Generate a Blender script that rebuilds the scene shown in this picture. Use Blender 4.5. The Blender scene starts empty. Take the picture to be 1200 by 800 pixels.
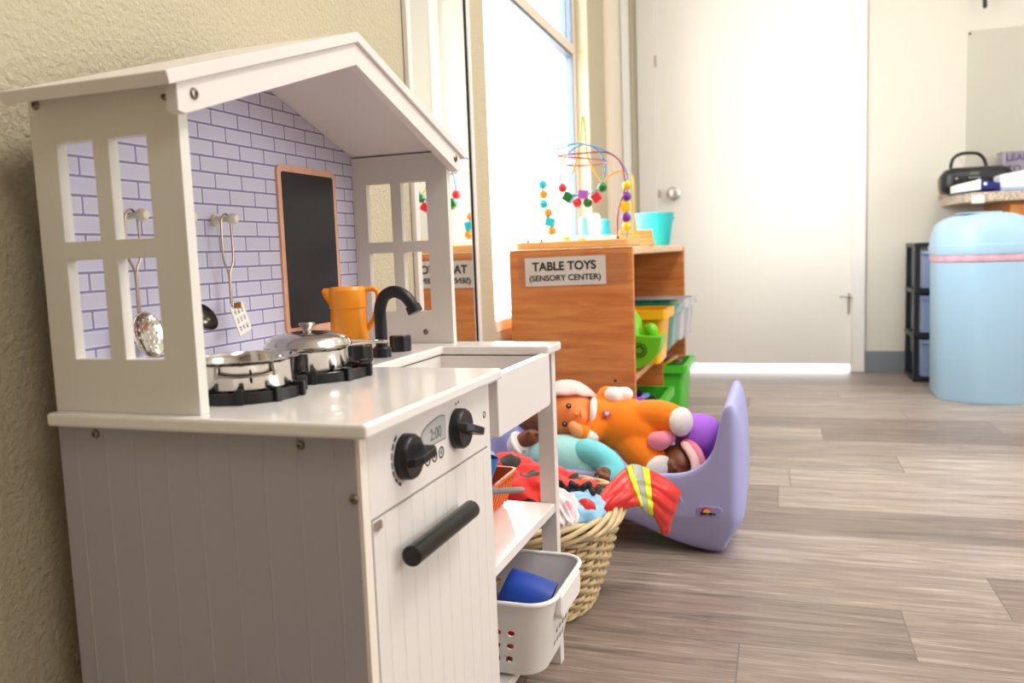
import bpy, bmesh, math, random
from mathutils import Vector, Matrix, noise, Euler
random.seed(7)
SC = bpy.context.scene
COL = SC.collection
PI = math.pi
V = Vector

# ------------------------------------------------------------------ materials
def lin(h):
    if isinstance(h, (tuple, list)):
        return (h[0], h[1], h[2], 1)
    h = h.lstrip('#')
    o = []
    for i in (0, 2, 4):
        c = int(h[i:i+2], 16) / 255
        o.append(c / 12.92 if c <= .04045 else ((c + .055) / 1.055) ** 2.4)
    return (o[0], o[1], o[2], 1)

def N(nt, t, **kw):
    n = nt.nodes.new(t)
    for k, v in kw.items():
        setattr(n, k, v)
    return n

def pm(name, col, rough=.5, metal=0, bump=None, var=None, trans=0, alpha=1, sheen=0, coat=0, spec=.5, sss=0):
    """principled material; bump=(scale,strength,distance); var=(scale,amount)"""
    m = bpy.data.materials.new(name)
    m.use_nodes = True
    nt = m.node_tree
    b = nt.nodes['Principled BSDF']
    b.inputs['Base Color'].default_value = lin(col)
    b.inputs['Roughness'].default_value = rough
    b.inputs['Metallic'].default_value = metal
    b.inputs['Transmission Weight'].default_value = trans
    b.inputs['Alpha'].default_value = alpha
    b.inputs['Sheen Weight'].default_value = sheen
    b.inputs['Coat Weight'].default_value = coat
    b.inputs['Specular IOR Level'].default_value = spec
    tc = N(nt, 'ShaderNodeTexCoord')
    if var:
        nz = N(nt, 'ShaderNodeTexNoise')
        nz.inputs['Scale'].default_value = var[0]
        nz.inputs['Detail'].default_value = 4
        nt.links.new(tc.outputs['Object'], nz.inputs['Vector'])
        mx = N(nt, 'ShaderNodeMix', data_type='RGBA', blend_type='MULTIPLY')
        mx.inputs['Factor'].default_value = 1
        mx.inputs['A'].default_value = lin(col)
        rp = N(nt, 'ShaderNodeValToRGB')
        a = var[1]
        rp.color_ramp.elements[0].position = .3
        rp.color_ramp.elements[1].position = .7
        rp.color_ramp.elements[0].color = (1 - a, 1 - a, 1 - a, 1)
        rp.color_ramp.elements[1].color = (1, 1, 1, 1)
        nt.links.new(nz.outputs['Fac'], rp.inputs['Fac'])
        nt.links.new(rp.outputs['Color'], mx.inputs['B'])
        nt.links.new(mx.outputs['Result'], b.inputs['Base Color'])
    if bump:
        nb = N(nt, 'ShaderNodeTexNoise')
        nb.inputs['Scale'].default_value = bump[0]
        nb.inputs['Detail'].default_value = 3
        nt.links.new(tc.outputs['Object'], nb.inputs['Vector'])
        bp = N(nt, 'ShaderNodeBump')
        bp.inputs['Strength'].default_value = bump[1]
        bp.inputs['Distance'].default_value = bump[2]
        nt.links.new(nb.outputs['Fac'], bp.inputs['Height'])
        nt.links.new(bp.outputs['Normal'], b.inputs['Normal'])
    return m

def wood(name, c0, c1, axis=(1, 12, 12), scale=4, rough=.4, rings=.5):
    m = bpy.data.materials.new(name)
    m.use_nodes = True
    nt = m.node_tree
    b = nt.nodes['Principled BSDF']
    b.inputs['Roughness'].default_value = rough
    tc = N(nt, 'ShaderNodeTexCoord')
    mp = N(nt, 'ShaderNodeMapping')
    mp.inputs['Scale'].default_value = axis
    nt.links.new(tc.outputs['Object'], mp.inputs['Vector'])
    n1 = N(nt, 'ShaderNodeTexNoise')
    n1.inputs['Scale'].default_value = scale
    n1.inputs['Detail'].default_value = 6
    n1.inputs['Roughness'].default_value = .65
    n1.inputs['Distortion'].default_value = rings
    nt.links.new(mp.outputs['Vector'], n1.inputs['Vector'])
    rp = N(nt, 'ShaderNodeValToRGB')
    rp.color_ramp.elements[0].color = lin(c0)
    rp.color_ramp.elements[1].color = lin(c1)
    rp.color_ramp.elements[0].position = .32
    rp.color_ramp.elements[1].position = .66
    nt.links.new(n1.outputs['Fac'], rp.inputs['Fac'])
    nt.links.new(rp.outputs['Color'], b.inputs['Base Color'])
    return m

# ------------------------------------------------------------------ mesh helpers
def bm_new():
    return bmesh.new()

def box(bm, x0, x1, y0, y1, z0, z1, M=None):
    vs = [bm.verts.new((x, y, z)) for x in (x0, x1) for y in (y0, y1) for z in (z0, z1)]
    if M is not None:
        for v in vs:
            v.co = M @ v.co
    for f in ((0, 1, 3, 2), (4, 6, 7, 5), (0, 4, 5, 1), (2, 3, 7, 6), (0, 2, 6, 4), (1, 5, 7, 3)):
        bm.faces.new([vs[i] for i in f])
    return bm

def frame_of(d):
    d = V(d).normalized()
    a = V((0, 0, 1)) if abs(d.z) < .9 else V((1, 0, 0))
    s = d.cross(a).normalized()
    return s, s.cross(d).normalized()

def tube(bm, pts, r, seg=10, closed=False, cap=True, dome=False, flat=1.0):
    """swept tube with per-point radius; dome adds hemispherical ends; flat squashes 2nd axis"""
    pts = [V(p) for p in pts]
    n = len(pts)
    rs = list(r) if isinstance(r, (list, tuple)) else [r] * n
    if dome and not closed:
        d0 = (pts[0] - pts[1]).normalized()
        d1 = (pts[-1] - pts[-2]).normalized()
        pre, prr, post, por = [], [], [], []
        for k in (.98, .8, .5):
            pre.append(pts[0] + d0 * rs[0] * k)
            prr.append(rs[0] * math.sqrt(1 - k * k))
        for k in (.5, .8, .98):
            post.append(pts[-1] + d1 * rs[-1] * k)
            por.append(rs[-1] * math.sqrt(1 - k * k))
        pts = pre + pts + post
        rs = prr + rs + por
        n = len(pts)
    rings = []
    s = None
    for i in range(n):
        if closed:
            d = pts[(i + 1) % n] - pts[i - 1]
        else:
            d = pts[min(i + 1, n - 1)] - pts[max(i - 1, 0)]
        d = d.normalized() if d.length > 1e-9 else V((0, 0, 1))
        if s is None:
            s, t = frame_of(d)
        else:
            s = s - d * s.dot(d)
            if s.length < 1e-6:
                s, t = frame_of(d)
            s.normalize()
            t = s.cross(d).normalized()
        rings.append([bm.verts.new(pts[i] + (s * math.cos(2 * PI * k / seg) + t * flat * math.sin(2 * PI * k / seg)) * rs[i]) for k in range(seg)])
    m = n if closed else n - 1
    for i in range(m):
        a, b = rings[i], rings[(i + 1) % n]
        for k in range(seg):
            bm.faces.new((a[k], a[(k + 1) % seg], b[(k + 1) % seg], b[k]))
    if cap and not closed:
        bm.faces.new(rings[0][::-1])
        bm.faces.new(rings[-1])
    return bm

def cyl(bm, p0, p1, r0, r1=None, seg=24):
    return tube(bm, [p0, p1], [r0, r0 if r1 is None else r1], seg)

def lathe(bm, prof, c=(0, 0, 0), seg=40, M=None, close=False):
    """prof: list of (r,z); r==0 collapses"""
    c = V(c)
    rings = []
    for (r, z) in prof:
        if r < 1e-6:
            rings.append([bm.verts.new(c + V((0, 0, z)))])
        else:
            rings.append([bm.verts.new(c + V((r * math.cos(2 * PI * k / seg), r * math.sin(2 * PI * k / seg), z))) for k in range(seg)])
    prs = list(zip(rings, rings[1:]))
    if close:
        prs.append((rings[-1], rings[0]))
    for a, b in prs:
        for k in range(seg):
            k2 = (k + 1) % seg
            if len(a) == 1 and len(b) == 1:
                continue
            if len(a) == 1:
                bm.faces.new((a[0], b[k2], b[k]))
            elif len(b) == 1:
                bm.faces.new((a[k], a[k2], b[0]))
            else:
                bm.faces.new((a[k], a[k2], b[k2], b[k]))
    if M is not None:
        for rg in rings:
            for v in rg:
                v.co = M @ v.co
    return bm

def prism(bm, poly, axis, a, b):
    """extrude 2D polygon along axis from a to b; axis x:(y,z) y:(x,z) z:(x,y)"""
    def P(p, t):
        return {'x': (t, p[0], p[1]), 'y': (p[0], t, p[1]), 'z': (p[0], p[1], t)}[axis]
    A = [bm.verts.new(P(p, a)) for p in poly]
    B = [bm.verts.new(P(p, b)) for p in poly]
    n = len(poly)
    for i in range(n):
        bm.faces.new((A[i], A[(i + 1) % n], B[(i + 1) % n], B[i]))
    bm.faces.new(A[::-1])
    bm.faces.new(B)
    return bm

def gridpanel(bm, us, ws, holes, axis, a, b):
    """rectangular panel on grid lines us x ws with cells removed by holes=[(u0,u1,w0,w1)]"""
    def P(u, w, t):
        return {'x': (t, u, w), 'y': (u, t, w), 'z': (u, w, t)}[axis]
    us = sorted(set(us)); ws = sorted(set(ws))
    def solid(i, j):
        if i < 0 or j < 0 or i >= len(us) - 1 or j >= len(ws) - 1:
            return False
        cu = (us[i] + us[i + 1]) / 2; cw = (ws[j] + ws[j + 1]) / 2
        return not any(h[0] < cu < h[1] and h[2] < cw < h[3] for h in holes)
    vd = {}
    def vt(i, j, t):
        k = (i, j, t)
        if k not in vd:
            vd[k] = bm.verts.new(P(us[i], ws[j], t))
        return vd[k]
    for i in range(len(us) - 1):
        for j in range(len(ws) - 1):
            if not solid(i, j):
                continue
            c = [(i, j), (i + 1, j), (i + 1, j + 1), (i, j + 1)]
            bm.faces.new([vt(*p, a) for p in c])
            bm.faces.new([vt(*p, b) for p in c[::-1]])
            for k, (di, dj) in enumerate(((0, -1), (1, 0), (0, 1), (-1, 0))):
                if not solid(i + di, j + dj):
                    p, q = c[k], c[(k + 1) % 4]
                    bm.faces.new((vt(*p, a), vt(*p, b), vt(*q, b), vt(*q, a)))
    return bm

def ell(bm, c, r, rot=(0, 0, 0), seg=20, rings=12):
    M = Matrix.Translation(V(c)) @ Euler(rot).to_matrix().to_4x4() @ Matrix.Diagonal((r[0], r[1], r[2], 1))
    bmesh.ops.create_uvsphere(bm, u_segments=seg, v_segments=rings, radius=1, matrix=M)
    return bm

def loft(bm, loops, cap=True, closed=True):
    rings = [[bm.verts.new(p) for p in l] for l in loops]
    for a, b in zip(rings, rings[1:]):
        n = len(a)
        for k in range(n if closed else n - 1):
            bm.faces.new((a[k], a[(k + 1) % n], b[(k + 1) % n], b[k]))
    if cap:
        bm.faces.new(rings[0][::-1])
        bm.faces.new(rings[-1])
    return bm

def rrect(x0, x1, y0, y1, r, n=5):
    o = []
    for cx, cy, a0 in ((x1 - r, y0 + r, -90), (x1 - r, y1 - r, 0), (x0 + r, y1 - r, 90), (x0 + r, y0 + r, 180)):
        for k in range(n + 1):
            a = math.radians(a0 + 90 * k / n)
            o.append((cx + r * math.cos(a), cy + r * math.sin(a)))
    return o

def spline(pts, n=8, closed=False):
    pts = [V(p) for p in pts]
    m = len(pts)
    out = []
    rng = range(m) if closed else range(m - 1)
    for i in rng:
        p0 = pts[(i - 1) % m] if closed or i > 0 else pts[0] * 2 - pts[1]
        p1 = pts[i]
        p2 = pts[(i + 1) % m]
        p3 = pts[(i + 2) % m] if closed or i + 2 < m else pts[-1] * 2 - pts[-2]
        for k in range(n):
            t = k / n
            out.append(.5 * ((2 * p1) + (p2 - p0) * t + (2 * p0 - 5 * p1 + 4 * p2 - p3) * t * t + (3 * p1 - p0 - 3 * p2 + p3) * t ** 3))
    if not closed:
        out.append(pts[-1])
    return out

# ------------------------------------------------------------------ object helpers
WORLDM = {}
FR = Matrix.Identity(4)          # authoring frame (kitchen frame when set)
KFR = Matrix.Rotation(math.radians(-1.3), 4, 'Z')

def setframe(k):
    global FR
    FR = KFR if k else Matrix.Identity(4)

def thing(name, label, cat, loc=(0, 0, 0), group=None, kind=None):
    """an Empty at the thing's base; loc is in the current authoring frame"""
    o = bpy.data.objects.new(name, None)
    COL.objects.link(o)
    o.empty_display_size = .05
    M = FR @ Matrix.Translation(V(loc))
    o.location = M.to_translation()
    o.rotation_euler = M.to_euler()
    WORLDM[o] = M
    if kind:
        o['kind'] = kind
    else:
        o['label'] = label
        o['category'] = cat
        if group:
            o['group'] = group
    return o

def obj(name, bm, mat, parent=None, smooth=35, bev=0, sub=0, label=None, solid=0, kind=None, remesh=0, smod=0):
    me = bpy.data.meshes.new(name)
    if parent is not None:
        bm.transform(WORLDM[parent].inverted() @ FR)
    else:
        bm.transform(FR)
    bmesh.ops.recalc_face_normals(bm, faces=bm.faces)
    bm.to_mesh(me)
    bm.free()
    for mt in (mat if isinstance(mat, (list, tuple)) else [mat]):
        me.materials.append(mt)
    if smooth:
        me.shade_smooth()
        if smooth < 180:
            me.set_sharp_from_angle(angle=math.radians(smooth))
    o = bpy.data.objects.new(name, me)
    COL.objects.link(o)
    if parent is not None:
        o.parent = parent
        WORLDM[o] = WORLDM[parent]
    if remesh:
        md = o.modifiers.new('remesh', 'REMESH')
        md.mode = 'VOXEL'
        md.voxel_size = remesh
        md.use_smooth_shade = True
    if smod:
        md = o.modifiers.new('smooth', 'SMOOTH')
        md.iterations = smod
        md.factor = .5
    if solid:
        md = o.modifiers.new('solid', 'SOLIDIFY')
        md.thickness = solid
        md.offset = 0
    if bev:
        md = o.modifiers.new('bevel', 'BEVEL')
        md.width = bev
        md.segments = 2
        md.limit_method = 'ANGLE'
        md.angle_limit = math.radians(40)
        md.harden_normals = False
    if sub:
        md = o.modifiers.new('sub', 'SUBSURF')
        md.levels = sub
        md.render_levels = sub
    if label:
        o['label'] = label
    if kind:
        o['kind'] = kind
    return o

def single(name, bm, mat, label, cat, base, group=None, **kw):
    """a top-level thing that is one mesh, origin at base (authoring frame)"""
    b = FR @ V(base)
    bm.transform(FR.inverted() @ Matrix.Translation(-b) @ FR)
    o = obj(name, bm, mat, None, **kw)
    o.location = b
    WORLDM[o] = Matrix.Translation(b)
    o['label'] = label
    o['category'] = cat
    if group:
        o['group'] = group
    return o

def struct(name, bm, mat, **kw):
    return obj(name, bm, mat, None, kind='structure', **kw)

def text_bm(txt, size, M, depth=.0006, bold=0, align='CENTER', xs=1):
    cu = bpy.data.curves.new('t', 'FONT')
    cu.body = txt
    cu.size = size
    cu.align_x = align
    cu.align_y = 'CENTER'
    cu.extrude = depth
    cu.offset = bold
    o = bpy.data.objects.new('t', cu)
    COL.objects.link(o)
    dg = bpy.context.evaluated_depsgraph_get()
    me = bpy.data.meshes.new_from_object(o.evaluated_get(dg))
    bpy.data.objects.remove(o)
    bpy.data.curves.remove(cu)
    bm = bmesh.new()
    bm.from_mesh(me)
    bpy.data.meshes.remove(me)
    bm.transform(M @ Matrix.Diagonal((xs, 1, 1, 1)))
    return bm

# text facing -y (towards the camera side): x right, z up
def M_front(x, y, z):
    return Matrix.Translation((x, y, z)) @ Matrix.Rotation(PI / 2, 4, 'X')
# text facing +x: local x -> +y, local y -> z
def M_right(x, y, z):
    return Matrix.Translation((x, y, z)) @ Matrix(((0, 0, 1, 0), (1, 0, 0, 0), (0, 1, 0, 0), (0, 0, 0, 1)))

# ------------------------------------------------------------------ palette
m_white = pm('white_lacquer', '#e8e1dd', .32, bump=(300, .03, .001))
m_whiteedge = pm('white_edge', '#f3e9dd', .4)
m_grey_panel = pm('painted_board', '#e6e1da', .45)
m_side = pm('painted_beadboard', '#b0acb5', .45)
m_counter = pm('counter_laminate', '#f1ece8', .16, coat=.3)
m_steel = pm('stainless_steel', '#d8d3cc', .13, 1)
m_steel_b = pm('brushed_steel', '#b9b2aa', .3, 1)
m_screw = pm('screw_metal', '#8c8379', .35, 1)
m_hole = pm('dark_hole', '#1a1512', .8)
m_black = pm('black_plastic', '#17171a', .38)
m_blackm = pm('black_metal_bar', '#2c2c2c', .3, .6)
m_char = pm('chalk_black', '#191b22', .4)
m_wall = pm('wall_paint', '#c4b99d', .75, bump=(170, .7, .005), var=(3, .05))
m_wallb = pm('wall_paint_back', '#dcd8cb', .75, bump=(120, .25, .003))
m_trimw = pm('white_trim_paint', '#f2f0ec', .4)
m_door = pm('door_paint', '#f1efe9', .38)
m_base = pm('grey_rubber_base', '#80858e', .5)
m_frame = pm('window_frame_paint', '#e6d9c6', .45)
m_alu = pm('dark_window_gasket', '#5d6b7e', .5)
m_ceil = pm('ceiling_paint', '#f2f0ea', .9)
m_maple = wood('maple_laminate', '#c06a34', '#e09552', axis=(1, 3, 9), scale=5, rough=.38)
m_maple2 = wood('maple_light', '#d9a873', '#ecc799', axis=(9, 1, 9), scale=5, rough=.35)
m_birch = wood('birch_toy_wood', '#e0a45f', '#efbd7c', axis=(2, 9, 9), scale=6, rough=.4)
m_orangewood = wood('orange_cabinet_wood', '#b9702f', '#cf8a46', axis=(9, 9, 1), scale=4, rough=.4)
m_pinkwood = wood('pink_wood_print', '#e0a283', '#efbb9d', axis=(12, 12, 1.5), scale=7, rough=.4)
CAMC = (0.660566, -0.612132, 0.633344)
CAMF = (-0.306324, 0.946158, -0.104648)
CAMU = (0.002765, 0.110817, 0.993837)
CAMR = (0.951923, 0.304147, -0.036562)
CAMLENS = 29.0710
# ------------------------------------------------------------------ floor material
def floor_material():
    m = bpy.data.materials.new('vinyl_plank_floor')
    m.use_nodes = True
    nt = m.node_tree
    L = nt.links.new
    b = nt.nodes['Principled BSDF']
    tc = N(nt, 'ShaderNodeTexCoord')
    sx = N(nt, 'ShaderNodeSeparateXYZ')
    L(tc.outputs['Object'], sx.inputs[0])
    def mth(op, a, c=None):
        n = N(nt, 'ShaderNodeMath', operation=op)
        for i, v in enumerate((a, c)):
            if v is None:
                continue
            if isinstance(v, (int, float)):
                n.inputs[i].default_value = v
            else:
                L(v, n.inputs[i])
        return n.outputs[0]
    PW, PL = .186, 1.25
    yy = mth('DIVIDE', mth('SUBTRACT', sx.outputs['Y'], .70), PW)
    row = mth('FLOOR', yy)
    fy = mth('SUBTRACT', yy, row)
    # joint offsets of the rows nearest the viewer, read off a stepped ramp
    rp = N(nt, 'ShaderNodeValToRGB')
    cr = rp.color_ramp
    cr.interpolation = 'CONSTANT'
    offs = [.30, .60, .86, 1.03, .20, .48, .66, .69, .99, .35, .80, .10, 1.1, .55, .9, .25]
    tone = [.5, .62, .30, .22, .80, .35, .40, .62, .75, .35, .5, .3, .55, .4, .6, .45]
    while len(cr.elements) < 16:
        cr.elements.new(.5)
    for i in range(16):
        cr.elements[i].position = i / 16
    for i in range(16):
        cr.elements[i].color = (offs[i] / 2, tone[i], 0, 1)
    L(mth('DIVIDE', mth('ADD', row, 2.5), 16), rp.inputs['Fac'])
    sc = N(nt, 'ShaderNodeSeparateColor')
    L(rp.outputs['Color'], sc.inputs[0])
    off = mth('MULTIPLY', sc.outputs['Red'], 2)
    xx = mth('DIVIDE', mth('SUBTRACT', sx.outputs['X'], off), PL)
    colm = mth('FLOOR', xx)
    fx = mth('SUBTRACT', xx, colm)
    cid = N(nt, 'ShaderNodeCombineXYZ')
    L(colm, cid.inputs[0]); L(row, cid.inputs[1])
    wn = N(nt, 'ShaderNodeTexWhiteNoise', noise_dimensions='3D')
    L(cid.outputs[0], wn.inputs['Vector'])
    # grain, shifted per plank
    shift = mth('MULTIPLY', wn.outputs['Value'], 40)
    cg = N(nt, 'ShaderNodeCombineXYZ')
    L(mth('MULTIPLY', sx.outputs['X'], 1.6), cg.inputs[0])
    L(mth('MULTIPLY', sx.outputs['Y'], 22), cg.inputs[1])
    L(shift, cg.inputs[2])
    g1 = N(nt, 'ShaderNodeTexNoise')
    g1.inputs['Scale'].default_value = 2.2
    g1.inputs['Detail'].default_value = 7
    g1.inputs['Roughness'].default_value = .7
    g1.inputs['Distortion'].default_value = 1.2
    L(cg.outputs[0], g1.inputs['Vector'])
    cg2 = N(nt, 'ShaderNodeCombineXYZ')
    L(mth('MULTIPLY', sx.outputs['X'], 6), cg2.inputs[0])
    L(mth('MULTIPLY', sx.outputs['Y'], 190), cg2.inputs[1])
    L(shift, cg2.inputs[2])
    g2 = N(nt, 'ShaderNodeTexNoise')
    g2.inputs['Scale'].default_value = 1.5
    g2.inputs['Detail'].default_value = 4
    L(cg2.outputs[0], g2.inputs['Vector'])
    fac = mth('ADD', mth('MULTIPLY', g1.outputs['Fac'], .70), mth('MULTIPLY', g2.outputs['Fac'], .30))
    t2 = mth('ADD', mth('MULTIPLY', sc.outputs['Green'], .55), mth('MULTIPLY', wn.outputs['Value'], .45))
    fac = mth('ADD', fac, mth('MULTIPLY', mth('SUBTRACT', t2, .5), .42))
    r2 = N(nt, 'ShaderNodeValToRGB')
    e = r2.color_ramp.elements
    e[0].position = .28; e[0].color = lin('#665850')
    e[1].position = .75; e[1].color = lin('#d2c4b8')
    k = e.new(.5); k.color = lin('#96857b')
    L(fac, r2.inputs['Fac'])
    # joints
    ej = mth('MINIMUM', mth('MULTIPLY', mth('MINIMUM', fy, mth('SUBTRACT', 1, fy)), PW), mth('MULTIPLY', mth('MINIMUM', fx, mth('SUBTRACT', 1, fx)), PL))
    jm = mth('LESS_THAN', ej, .0011)
    mx = N(nt, 'ShaderNodeMix', data_type='RGBA')
    L(jm, mx.inputs['Factor'])
    L(r2.outputs['Color'], mx.inputs['A'])
    mx.inputs['B'].default_value = lin('#6f665f')
    L(mx.outputs['Result'], b.inputs['Base Color'])
    rr = mth('ADD', .30, mth('MULTIPLY', g1.outputs['Fac'], .16))
    L(rr, b.inputs['Roughness'])
    bp = N(nt, 'ShaderNodeBump')
    bp.inputs['Strength'].default_value = .12
    bp.inputs['Distance'].default_value = .002
    L(g2.outputs['Fac'], bp.inputs['Height'])
    L(bp.outputs['Normal'], b.inputs['Normal'])
    return m

def glass_material(name, tint=(1, 1, 1), refl=.06, rough=0):
    m = bpy.data.materials.new(name)
    m.use_nodes = True
    nt = m.node_tree
    nt.nodes.clear()
    o = N(nt, 'ShaderNodeOutputMaterial')
    t = N(nt, 'ShaderNodeBsdfTransparent')
    t.inputs[0].default_value = (*tint, 1)
    g = N(nt, 'ShaderNodeBsdfGlossy')
    g.inputs['Roughness'].default_value = rough
    mx = N(nt, 'ShaderNodeMixShader')
    mx.inputs[0].default_value = refl
    nt.links.new(t.outputs[0], mx.inputs[1])
    nt.links.new(g.outputs[0], mx.inputs[2])
    nt.links.new(mx.outputs[0], o.inputs[0])
    return m

m_floor = floor_material()
m_glass = glass_material('window_glass')
m_mirror = pm('mirror_silver', '#f4f6f4', .015, 1)

# ------------------------------------------------------------------ room shell
XL, YB, ZC, XR, YF = -.05, 3.72, 2.6, 3.3, -2.9
setframe(False)
bm = box(bm_new(), XL - .14, XR + .1, YF - .1, YB + .14, -.05, 0)
struct('floor', bm, m_floor, smooth=0)
bm = box(bm_new(), XL - .14, XR + .1, YF - .1, YB + .14, ZC, ZC + .06)
struct('ceiling', bm, m_ceil, smooth=0)
WY0, WY1, WZ0, WZ1 = 1.452, 2.69, .43, 2.25
bm = gridpanel(bm_new(), [YF, WY0, WY1, YB + .14], [0, WZ0, WZ1, ZC], [(WY0, WY1, WZ0, WZ1)], 'x', XL - .14, XL)
struct('wall_left', bm, m_wall, smooth=0, bev=.006)
DX0, DX1, DZ1 = .075, 1.003, 2.03
bm = gridpanel(bm_new(), [XL, DX0, DX1, XR + .1], [0, DZ1, ZC], [(DX0, DX1, -1, DZ1)], 'y', YB, YB + .14)
struct('wall_back', bm, m_wallb, smooth=0)
struct('wall_right', box(bm_new(), XR, XR + .1, YF, YB, 0, ZC), m_wallb, smooth=0)
struct('wall_front', box(bm_new(), XL, XR, YF - .1, YF, 0, ZC), pm('wall_paint_darkened', '#8f8676', .8), smooth=0)  # unseen wall, colour darkened so the kitchen side gets less bounce
# rounded chase and edge board on the wall between the window and the corner
bm = bm_new()
prism(bm, [(XL - .005, 3.02), (XL + .012, 3.025), (XL + .024, 3.04), (XL + .030, 3.07), (XL + .030, 3.24), (XL + .024, 3.26), (XL - .005, 3.27)], 'z', 0, ZC)
struct('trim_1', bm, m_frame, smooth=30)
struct('trim_2', box(bm_new(), XL, XL + .012, 3.42, 3.60, 0, ZC), m_trimw, bev=.004)
# baseboards
struct('baseboard_back', box(bm_new(), 1.062, XR, YB - .008, YB, 0, .103), m_base, bev=.002)
struct('baseboard_left', box(bm_new(), XL, XL + .008, YF, 3.02, 0, .1), m_base, bev=.002)
# window
win = thing('window_1', '', '', (XL - .08, WY0, WZ0), kind='structure')
xg = XL - .07
bm = bm_new()
fw = .03
gridpanel(bm, [WY0, WY0 + fw, WY1 - fw, WY1], [WZ0, WZ0 + fw, 1.405, 1.44, WZ1 - fw, WZ1], [(WY0 + fw, WY1 - fw, WZ0 + fw, 1.405), (WY0 + fw, WY1 - fw, 1.44, WZ1 - fw)], 'x', xg - .02, xg + .02)
obj('window_frame', bm, m_frame, win, smooth=0, bev=.003)
bm = bm_new()
y0, y1 = WY0 + fw, WY1 - fw
for (za, zb) in ((WZ0 + fw, 1.405), (1.44, WZ1 - fw)):
    g = .012
    gridpanel(bm, [y0, y1 - g, y1], [za, zb - g, zb], [(y0, y1 - g, za, zb - g)], 'x', xg - .015, xg + .015)
box(bm, xg - .014, xg + .014, y1 - .10, y1 - .085, 1.44, WZ1 - fw)
obj('gasket', bm, m_alu, win, smooth=0)
obj('pane', box(bm_new(), xg - .002, xg + .002, y0, y1, WZ0 + fw, 1.405), m_glass, win, smooth=0)
obj('pane', box(bm_new(), xg - .002, xg + .002, y0, y1, 1.44, WZ1 - fw), m_glass, win, smooth=0)
obj('sill', box(bm_new(), xg, XL + .002, WY0, WY1, WZ0 - .004, WZ0 + .03), m_frame, win, bev=.004)

# door
door = thing('door_1', '', '', (DX0, YB, 0), kind='structure')
obj('door_slab', box(bm_new(), DX0 + .004, DX1 - .004, YB + .02, YB + .06, .034, DZ1 - .004), m_door, door, bev=.002)
bm = bm_new()
# casing: two jambs and a head with a stepped profile
for (a, b_) in ((-.02, DX0), (DX1, 1.062)):
    box(bm, a, b_, YB - .016, YB, 0, DZ1 + .06)
box(bm, DX0, DX1, YB - .016, YB, DZ1, DZ1 + .06)
obj('casing', bm, m_trimw, door, bev=.004)
bm = bm_new()
box(bm, DX0 - .002, DX0 + .006, YB + .004, YB + .12, 0, DZ1)
box(bm, DX1 - .006, DX1 + .002, YB + .004, YB + .12, 0, DZ1)
obj('jamb', bm, m_trimw, door)
bm = bm_new()
box(bm, DX0 + .004, DX0 + .011, YB + .006, YB + .02, .03, DZ1)  # white strip stands in for light coming through the door-edge gap
obj('gap_light_strip', bm, m_trimw, door)
bm = bm_new()
lathe(bm, [(.0, 0), (.034, 0), (.034, .006), (.028, .01), (.012, .014), (.011, .034), (.02, .04), (.027, .05), (.027, .062), (.02, .072), (0, .076)], seg=32,
      M=Matrix.Translation((.152, YB + .02, .912)) @ Matrix.Rotation(PI / 2, 4, 'X'))
kn = obj('door_knob', bm, pm('satin_nickel', '#cfcdca', .28, 1), door)
for zc in (1.07, .3, 1.8):
    bm = bm_new()
    tube(bm, [(DX1 - .001, YB + .012, zc - .045), (DX1 - .001, YB + .012, zc + .045)], .006, 12, dome=True)
    box(bm, DX1 - .012, DX1 + .012, YB + .017, YB + .0205, zc - .045, zc + .045)
    obj('hinge', bm, m_trimw, door)
bm = bm_new()
tube(bm, [(DX1 - .012, YB + .02, .37), (DX1 - .012, YB - .03, .37), (DX1 - .02, YB - .038, .37), (DX1 - .055, YB - .04, .372)], .0055, 10, dome=True)
box(bm, DX1 - .018, DX1 - .004, YB + .01, YB + .022, .285, .385)
obj('door_stop', bm, pm('grey_metal_stop', '#b9b8bb', .4, .6), door)
bm = bm_new()
box(bm, DX0 + .001, DX0 + .012, YB + .0, YB + .006, .895, .935)
obj('latch_plate', bm, m_steel_b, door)
bm = bm_new()
box(bm, DX0 - .004, DX0 + .006, YB - .019, YB - .015, 1.545, 1.6)
obj('strike_plate', bm, m_steel_b, door)
# outside the door and window: pale concrete walk
struct('ground', box(bm_new(), -8, 8, YB + .14, 9, -.08, -.03), pm('pale_concrete', '#d9d6d0', .8, bump=(40, .2, .004)), smooth=0)
struct('ground_side', box(bm_new(), -8, XL - .14, -6, YB + .14, -.08, -.03), pm('pale_walk', '#d9d6d0', .8, bump=(40, .2, .004)), smooth=0)

# ------------------------------------------------------------------ mirror on the left wall
setframe(False)
my0, my1, mz0, mz1 = .945, 1.312, .1, 1.62
mir = thing('wall_mirror', 'tall white framed mirror hanging on the beige wall behind the toy kitchen', 'mirror', (XL, .5 * (my0 + my1), mz0))
mf = .02
bm = bm_new()
gridpanel(bm, [my0, my0 + mf, my1 - mf, my1], [mz0, mz0 + mf, mz1 - mf, mz1], [(my0 + mf, my1 - mf, mz0 + mf, mz1 - mf)], 'x', XL + .001, XL + .012)
obj('mirror_frame', bm, m_white, mir, smooth=0, bev=.002)
obj('mirror_glass', box(bm_new(), XL + .003, XL + .006, my0 + mf, my1 - mf, mz0 + mf, mz1 - mf), m_mirror, mir, smooth=0)
bm = bm_new()
box(bm, XL + .0062, XL + .0085, my1 - mf - .0025, my1 - mf, mz0 + mf, mz1 - mf)
obj('edge_strip', bm, m_hole, mir, smooth=0, label='dark edge strip')

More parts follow.
